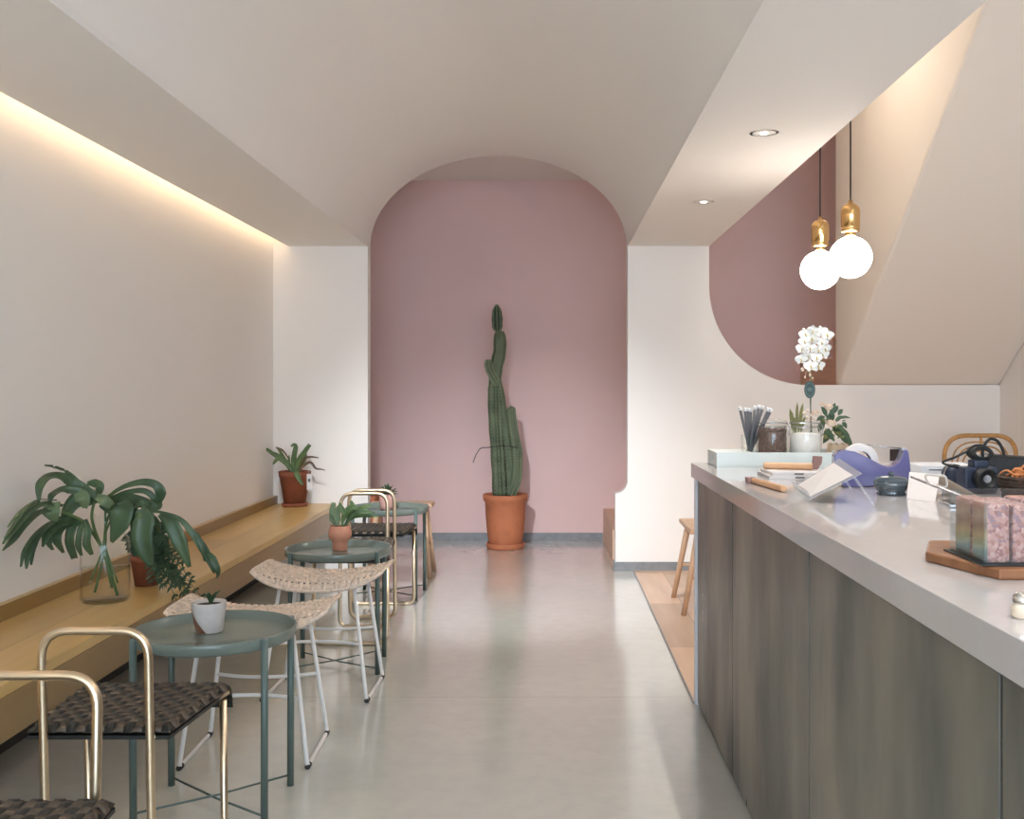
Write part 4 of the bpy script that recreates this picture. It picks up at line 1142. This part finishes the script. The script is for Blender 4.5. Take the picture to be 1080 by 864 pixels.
# smoked glass bowl
c = Pc(940, 522)
root = thing('glass_bowl', 'little smoked glass bowl with a knobbed lid before the tape dispenser', 'bowl', (c.x, c.y, CZ))
b = B(); lathe(b, [(.0001, 0), (.036, 0), (.041, .004), (.036, .008), (.045, .02), (.049, .036), (.047, .038), (.042, .022), (.03, .011), (.0001, .010)], 36); obj('bowl', b, 'smoke', root)
b = B(); lathe(b, [(.0001, .052), (.006, .054), (.009, .059), (.006, .064), (.0001, .066)], 20); lathe(b, [(.048, .0385), (.040, .048), (.02, .053), (.0001, .054)], 36); obj('lid', b, 'smoke', root)
b = B(); ball(b, (0, 0, .026), .030, 14, scale=(1, 1, .5)); obj('contents', b, 'black', root)

# easel with a white card
root = thing('card_easel', 'clear easel stand holding a blank white card, tilted towards the customer side', 'display stand', (.76, 2.8, CZ))
p00, p01 = Vector((.672, 2.70, CZ+.012)), Vector((.700, 3.00, CZ+.012))
p10, p11 = Vector((.795, 2.66, CZ+.082)), Vector((.815, 2.94, CZ+.100))
nrm = (p10-p00).cross(p01-p00).normalized()
if nrm.z < 0: nrm = -nrm
b = B(); extr(b, [p00, p01, p11, p10], -nrm*.003)
lip = Vector((-.006, 0, .018))
extr(b, [p00, p01, p01+lip, p00+lip], Vector((.003, 0, .001)))
obj('plate', b, 'easelacrylic', root, world=True)
def bil(u, v): return p00.lerp(p01, u).lerp(p10.lerp(p11, u), v)
b = B(); extr(b, [bil(.05, .04)+nrm*.001, bil(.93, .04)+nrm*.001, bil(.93, .86)+nrm*.001, bil(.05, .86)+nrm*.001], nrm*.0012); obj('card', b, 'paper', root, world=True)
for u, e in ((.12, Vector((.815, 2.62, CZ+.003))), (.88, Vector((.86, 2.96, CZ+.003)))):
    b = B(); sweep(b, [bil(u, .88)-nrm*.003, e], .0035, 8); obj('leg', b, 'easelacrylic', root, world=True)

# wooden handled tools and cards
b = B(); a, e = Pc(806, 506), Pc(858, 504)
zb = CZ+.022
root = thing('wooden_scraper', 'wooden handled scraper with dull brown blade lying on the white cards', 'scraper', (.75, 3.55, zb))
a = Vector(((805-VX)*3.55/FPX, 3.55, zb+.012)); e = Vector(((857-VX)*3.50/FPX, 3.50, zb+.012))
b = B(); sweep(b, smooth_path([a, a.lerp(e, .1), a.lerp(e, .5), a.lerp(e, .9), e], 4), lambda t: .0115*min(1, .45+t*8), 12); obj('handle', b, 'handlewood', root, world=True)
b = B(); extr(b, [e+Vector((-.003, 0, -.010)), e+Vector((.018, 0, -.010)), e+Vector((.032, 0, .012)), e+Vector((.034, 0, .034)), e+Vector((.004, 0, .036))], Vector((0, .014, 0))); obj('blade', b, 'rust', root, world=True, bevel=.002)
for i, (dx, z0, mt, lab) in enumerate(((0, 0, 'paper', 'white folded menu card, bottom of the pair under the wooden scraper'), (.012, .011, 'paper', 'white folded menu card, upper of the pair under the wooden scraper'))):
    b = B(); add_box(b, (.715+dx, 3.40+dx, CZ+z0), (.90+dx, 3.60+dx*.5, CZ+z0+.0108), .001)
    add_box(b, (.80, 3.3985+dx, CZ+z0+.003), (.83, 3.3995+dx, CZ+z0+.008), mi=1)
    one('menu_card', b, ['paper', 'ink'], lab, 'card', 'menu cards on the worktop', loc=(.8, 3.5, CZ+z0))
root = thing('wooden_brush', 'short wooden handle with dark metal tip at the front edge of the worktop', 'brush', (.66, 3.1, CZ))
a, e = Vector((.628, 3.30, CZ+.010)), Vector((.668, 2.98, CZ+.010))
b = B(); sweep(b, smooth_path([a.lerp(e, .16), a.lerp(e, .5), e.lerp(a, .05), e], 5), lambda t: .0098-.002*abs(t-.4), 10); obj('handle', b, 'handlewood', root, world=True)
b = B(); add_box(b, (a.x-.012, a.y-.05, CZ+.001), (a.x+.018, a.y, CZ+.018), .003); obj('ferrule', b, 'rust', root, world=True)

# tent card, cream card, tablet
root = thing('tent_card', 'white folded tent card standing right of the smoked glass bowl', 'card', (1.0, 2.8, CZ))
q0, q1 = Vector((.958, 2.80, CZ)), Vector((1.005, 2.72, CZ)); t0, t1 = Vector((1.01, 2.93, CZ+.062)), Vector((1.065, 2.85, CZ+.062))
b = B(); n_ = (q1-q0).cross(t0-q0).normalized()*.001; extr(b, [q0, q1, t1, t0], n_)
obj('front_leaf', b, 'paper', root, world=True)
q2, q3 = Vector((1.13, 2.95, CZ)), Vector((1.18, 2.87, CZ))
b = B(); extr(b, [t0, t1, q3, q2], n_); obj('back_leaf', b, 'cream', root, world=True)
b = B(); add_box(b, (-.12, -.055, 0), (.12, .055, .009), .003); add_box(b, (-.112, -.05, .0088), (.112, .05, .0096), 0, mi=1)
one('tablet', b, ['steel', 'black'], 'thin steel edged tablet lying flat behind the clear box of bars', 'tablet', loc=(1.12, 2.64, CZ), rz=-.1, world=False)
root = thing('card_printer', 'plain white box shaped printer near the back of the worktop', 'printer', (1.30, 3.52, CZ))
b = B(); add_box(b, (1.225, 3.44, CZ), (1.42, 3.60, CZ+.042), .004); obj('case', b, 'whitelac', root, world=True)
b = B(); add_box(b, (1.25, 3.4385, CZ+.026), (1.33, 3.4405, CZ+.029)); obj('paper_slot', b, 'black', root, world=True)
# tongs
root = thing('steel_tongs', 'grey steel tongs sloping down from the tape dispenser to the clear box', 'tongs', (1.05, 2.9, CZ))
b = B(); A_, E_ = P(961, 503, 3.02), P(1034, 531, 2.0)
A_, E_ = P(961, 503, 2.66), P(1034, 531.5, 2.16)
m_ = A_.lerp(E_, .45)
for s in (-1, 1): sweep(b, smooth_path([A_, A_.lerp(E_, .5)+Vector((0, s*.012, 0)), E_+Vector((0, s*.012, 0))], 8), .0034, 8)
obj('arm', b, 'steel', root, world=True)
b = B(); c1 = P(992, 503, 2.5); sweep(b, round_path([c1+Vector((-.04, 0, .006)), c1+Vector((.012, 0, .002)), c1+Vector((.018, 0, -.028)), c1+Vector((-.03, 0, -.016))], .01, closed=True), .003, 8, closed=True); obj('loop_handle', b, 'ringwhite', root, world=True)
b = B()
p = E_.lerp(A_, .12); sweep(b, [p, (p.x, p.y, CZ)], .004, 8)
obj('rest', b, 'steel', root, world=True)

# camera with coiled strap
cc = Vector((1.222, 2.98, CZ))
root = thing('camera', 'dark navy camera with coiled black strap on the worktop before the rattan chair', 'camera', cc)
b = B(); add_box(b, (-.05, -.032, 0), (.045, .032, .074), .008); add_box(b, (-.02, -.026, .07), (.022, .026, .094), .007); obj('body', b, 'navy', root)
b = B()
def ydisc(bm, prof, c):
    q = B(); lathe(q, prof, 28); bmesh.ops.rotate(q, cent=(0, 0, 0), matrix=Matrix.Rotation(PI/2, 3, 'X'), verts=q.verts); bmesh.ops.translate(q, vec=c, verts=q.verts)
    me = bpy.data.meshes.new('t'); q.to_mesh(me); q.free(); bm.from_mesh(me); bpy.data.meshes.remove(me)
ydisc(b, [(.0001, 0), (.030, 0), (.031, .03), (.028, .045), (.024, .045), (.022, .038), (.0001, .036)], (0, -.030, .044)); obj('lens', b, 'black', root)
b = B(); ydisc(b, [(.0001, .0372), (.02, .0368)], (0, -.030, .044)); obj('front_glass', b, 'steel', root)
b = B(); rnd = random.Random(6)
for k in range(5):
    r = .022+.003*k; n = 24; ax = rnd.uniform(-.5, .5)
    pts = [Vector((.01+r*math.cos(2*PI*i/n), .005*k-.01+r*.35*math.sin(2*PI*i/n+ax), .112+r*.72*math.sin(2*PI*i/n)*(1 if k % 2 else .8))) for i in range(n)]
    sweep(b, pts, .0034, 6, closed=True)
sweep(b, smooth_path([(-.055, 0, .07), (-.10, 0, .085), (-.06, .01, .10), (-.02, .01, .12)], 5), .0036, 6)
obj('strap', b, 'blackleather', root)
root = thing('dark_lens', 'second small navy lens lying left of the camera on the worktop', 'lens', (1.235, 3.18, CZ))
b = B(); ydisc(b, [(.0001, -.03), (.030, -.03), (.032, -.028), (.032, 0), (.028, .002), (.028, .03), (.024, .034), (.0001, .03)], (0, 0, .033)); obj('barrel', b, 'navy', root)
b = B(); ydisc(b, [(.0325, -.008), (.0332, -.006), (.0332, .0), (.0325, .002)], (0, 0, .033)); obj('silver_band', b, 'silver', root)

# black handbag
hb = Vector((1.385, 3.14, CZ))
root = thing('handbag', 'black leather handbag with thin loop handle behind the camera', 'bag', hb)
b = B(); bm_ = [(-.10, 0), (.11, 0), (.10, .075), (.085, .09), (-.07, .10), (-.09, .085)]; prism(b, bm_, 'Y', -.045, .045); obj('body', b, 'blackleather', root, bevel=.012)
b = B(); sweep(b, smooth_path([(-.088, -.02, .07), (-.09, -.02, .115), (-.07, -.02, .145), (-.045, -.02, .138), (-.028, -.02, .105), (-.025, -.02, .07)], 6), .0048, 8); obj('handle', b, 'blackleather', root)

# dark basket with orange cord
root = thing('wicker_basket', 'low dark wicker basket with loose orange cords at the right edge of the photo', 'basket', (1.235, 2.62, CZ))
b = B(); n = 30
for k in range(9):
    z = .006+.0085*k; r = .075+.0016*k
    sweep(b, [(r*1.15*math.cos(2*PI*i/n), r*math.sin(2*PI*i/n), z+.002*math.sin(i*3+k)) for i in range(n)], .0046, 6, closed=True)
lathe(b, [(.0001, .002), (.07, .002), (.085, .06), (.08, .06), (.065, .006), (.0001, .006)], 30)
obj('body', b, 'darkbasket', root)
b = B(); rnd = random.Random(11)
for k in range(10):
    a0, sp_ = rnd.uniform(0, 6.28), rnd.uniform(2, 4.5); r = rnd.uniform(.045, .085); n = 12
    sweep(b, smooth_path([(r*1.2*math.cos(a0+sp_*i/n), r*math.sin(a0+sp_*i/n), .075+rnd.uniform(-.008, .018)+.012*math.sin(i*.6+k)) for i in range(n+1)], 3), .0026, 6)
obj('cord', b, 'orange', root)

# serving board and clear box of bars
root = thing('serving_board', 'brown wooden serving board with clipped corner under the clear box', 'board', (.85, 1.75, CZ))
b = B(); prism(b, [(.700, 1.625), (1.08, 1.625), (1.08, 1.93), (.70, 1.93), (.648, 1.80)], 'Z', CZ, CZ+.018); obj('board', b, 'boardwood', root, world=True, bevel=.004)
BT = CZ+.018
bx0, bx1, by0, by1 = .690, 1.04, 1.655, 1.80
root = thing('clear_box', 'clear acrylic box full of wrapped bars on the serving board', 'box', (.86, 1.73, BT))
b = B(); add_box(b, (bx0-.008, by0-.008, BT), (bx1+.008, by1+.008, BT+.003), .001); obj('base', b, 'black', root, world=True)
b = B(); w = .0025; zt = BT+.108
add_box(b, (bx0, by0, BT+.003), (bx1, by0+w, zt)); add_box(b, (bx0, by1-w, BT+.003), (bx1, by1, zt)); add_box(b, (bx0, by0+w, BT+.003), (bx0+w, by1-w, zt)); add_box(b, (bx1-w, by0+w, BT+.003), (bx1, by1-w, zt))
obj('walls', b, 'acrylic', root, world=True)
x = bx0+.006; k = 0
while x+.040 < bx1-.004:
    for row, (ya, yb) in enumerate(((by0+.006, by0+.068), (by0+.074, by1-.006))):
        mt = 'barstripe' if k == 0 else 'bar'
        loc = (x+.0195, ya, BT+.0032)
        b = B(); add_box(b, (x, ya, BT+.0032), (x+.037, yb, BT+.098-.003*(k % 2)), .006)
        if k == 0: lab = ('teal and cream striped bar at the left end of the clear box, front row' if row == 0 else 'teal and cream striped bar at the left end of the clear box, back row')
        else: lab = 'pink speckled wrapped bar packed upright in the clear box'
        b.normal_update()
        for f in b.faces:
            if mt == 'barstripe': f.material_index = 0 if f.normal.x < -.7 else 1
        if mt == 'barstripe': mt = ['barstripe', 'bar']
        b.normal_update()
        one('wrapped_bar', b, mt, lab, 'snack bar', 'wrapped bars in the clear box' if k else None, loc=loc)
    x += .041; k += 1

# small cream and silver shaker at the right edge
c = Vector((.668, 1.44, CZ)); c = Pc(1074, 652); c.x += .004
root = thing('cream_shaker', 'small cream shaker with silver collar at the right edge below the serving board', 'shaker', (c.x, c.y, CZ))
b = B(); lathe(b, [(.0001, 0), (.010, 0), (.0125, .004), (.0125, .014), (.010, .020), (.0001, .021)], 24); obj('body', b, 'cream', root)
b = B(); lathe(b, [(.0105, .0195), (.0112, .021), (.0105, .029), (.006, .033), (.0001, .034)], 24); obj('collar', b, 'silver', root)

# ================================================================== WORLD / RENDER
w = bpy.data.worlds.new('daylight'); SC.world = w; w.use_nodes = True
bg = w.node_tree.nodes['Background']; bg.inputs[0].default_value = (.66, .82, 1.0, 1); bg.inputs[1].default_value = 7.2
ld = bpy.data.lights.new('window_portal', 'AREA'); ld.shape = 'RECTANGLE'; ld.size = XR-XL-.3; ld.size_y = 2.6; ld.cycles.is_portal = True
lo = bpy.data.objects.new('window_portal', ld); C.objects.link(lo); lo.location = ((XL+XR)/2, YB-.02, 1.43); lo.rotation_euler = (PI/2, 0, 0)
SC.view_settings.view_transform = 'Standard'; SC.view_settings.look = 'None'; SC.view_settings.gamma = 1; SC.view_settings.exposure = .64
SC.view_settings.use_curve_mapping = False
SC.cycles.use_denoising = True
SC.cycles.max_bounces = 10; SC.cycles.diffuse_bounces = 6; SC.cycles.transmission_bounces = 10; SC.cycles.transparent_max_bounces = 10
SC.cycles.sample_clamp_indirect = 6; SC.cycles.caustics_refractive = False
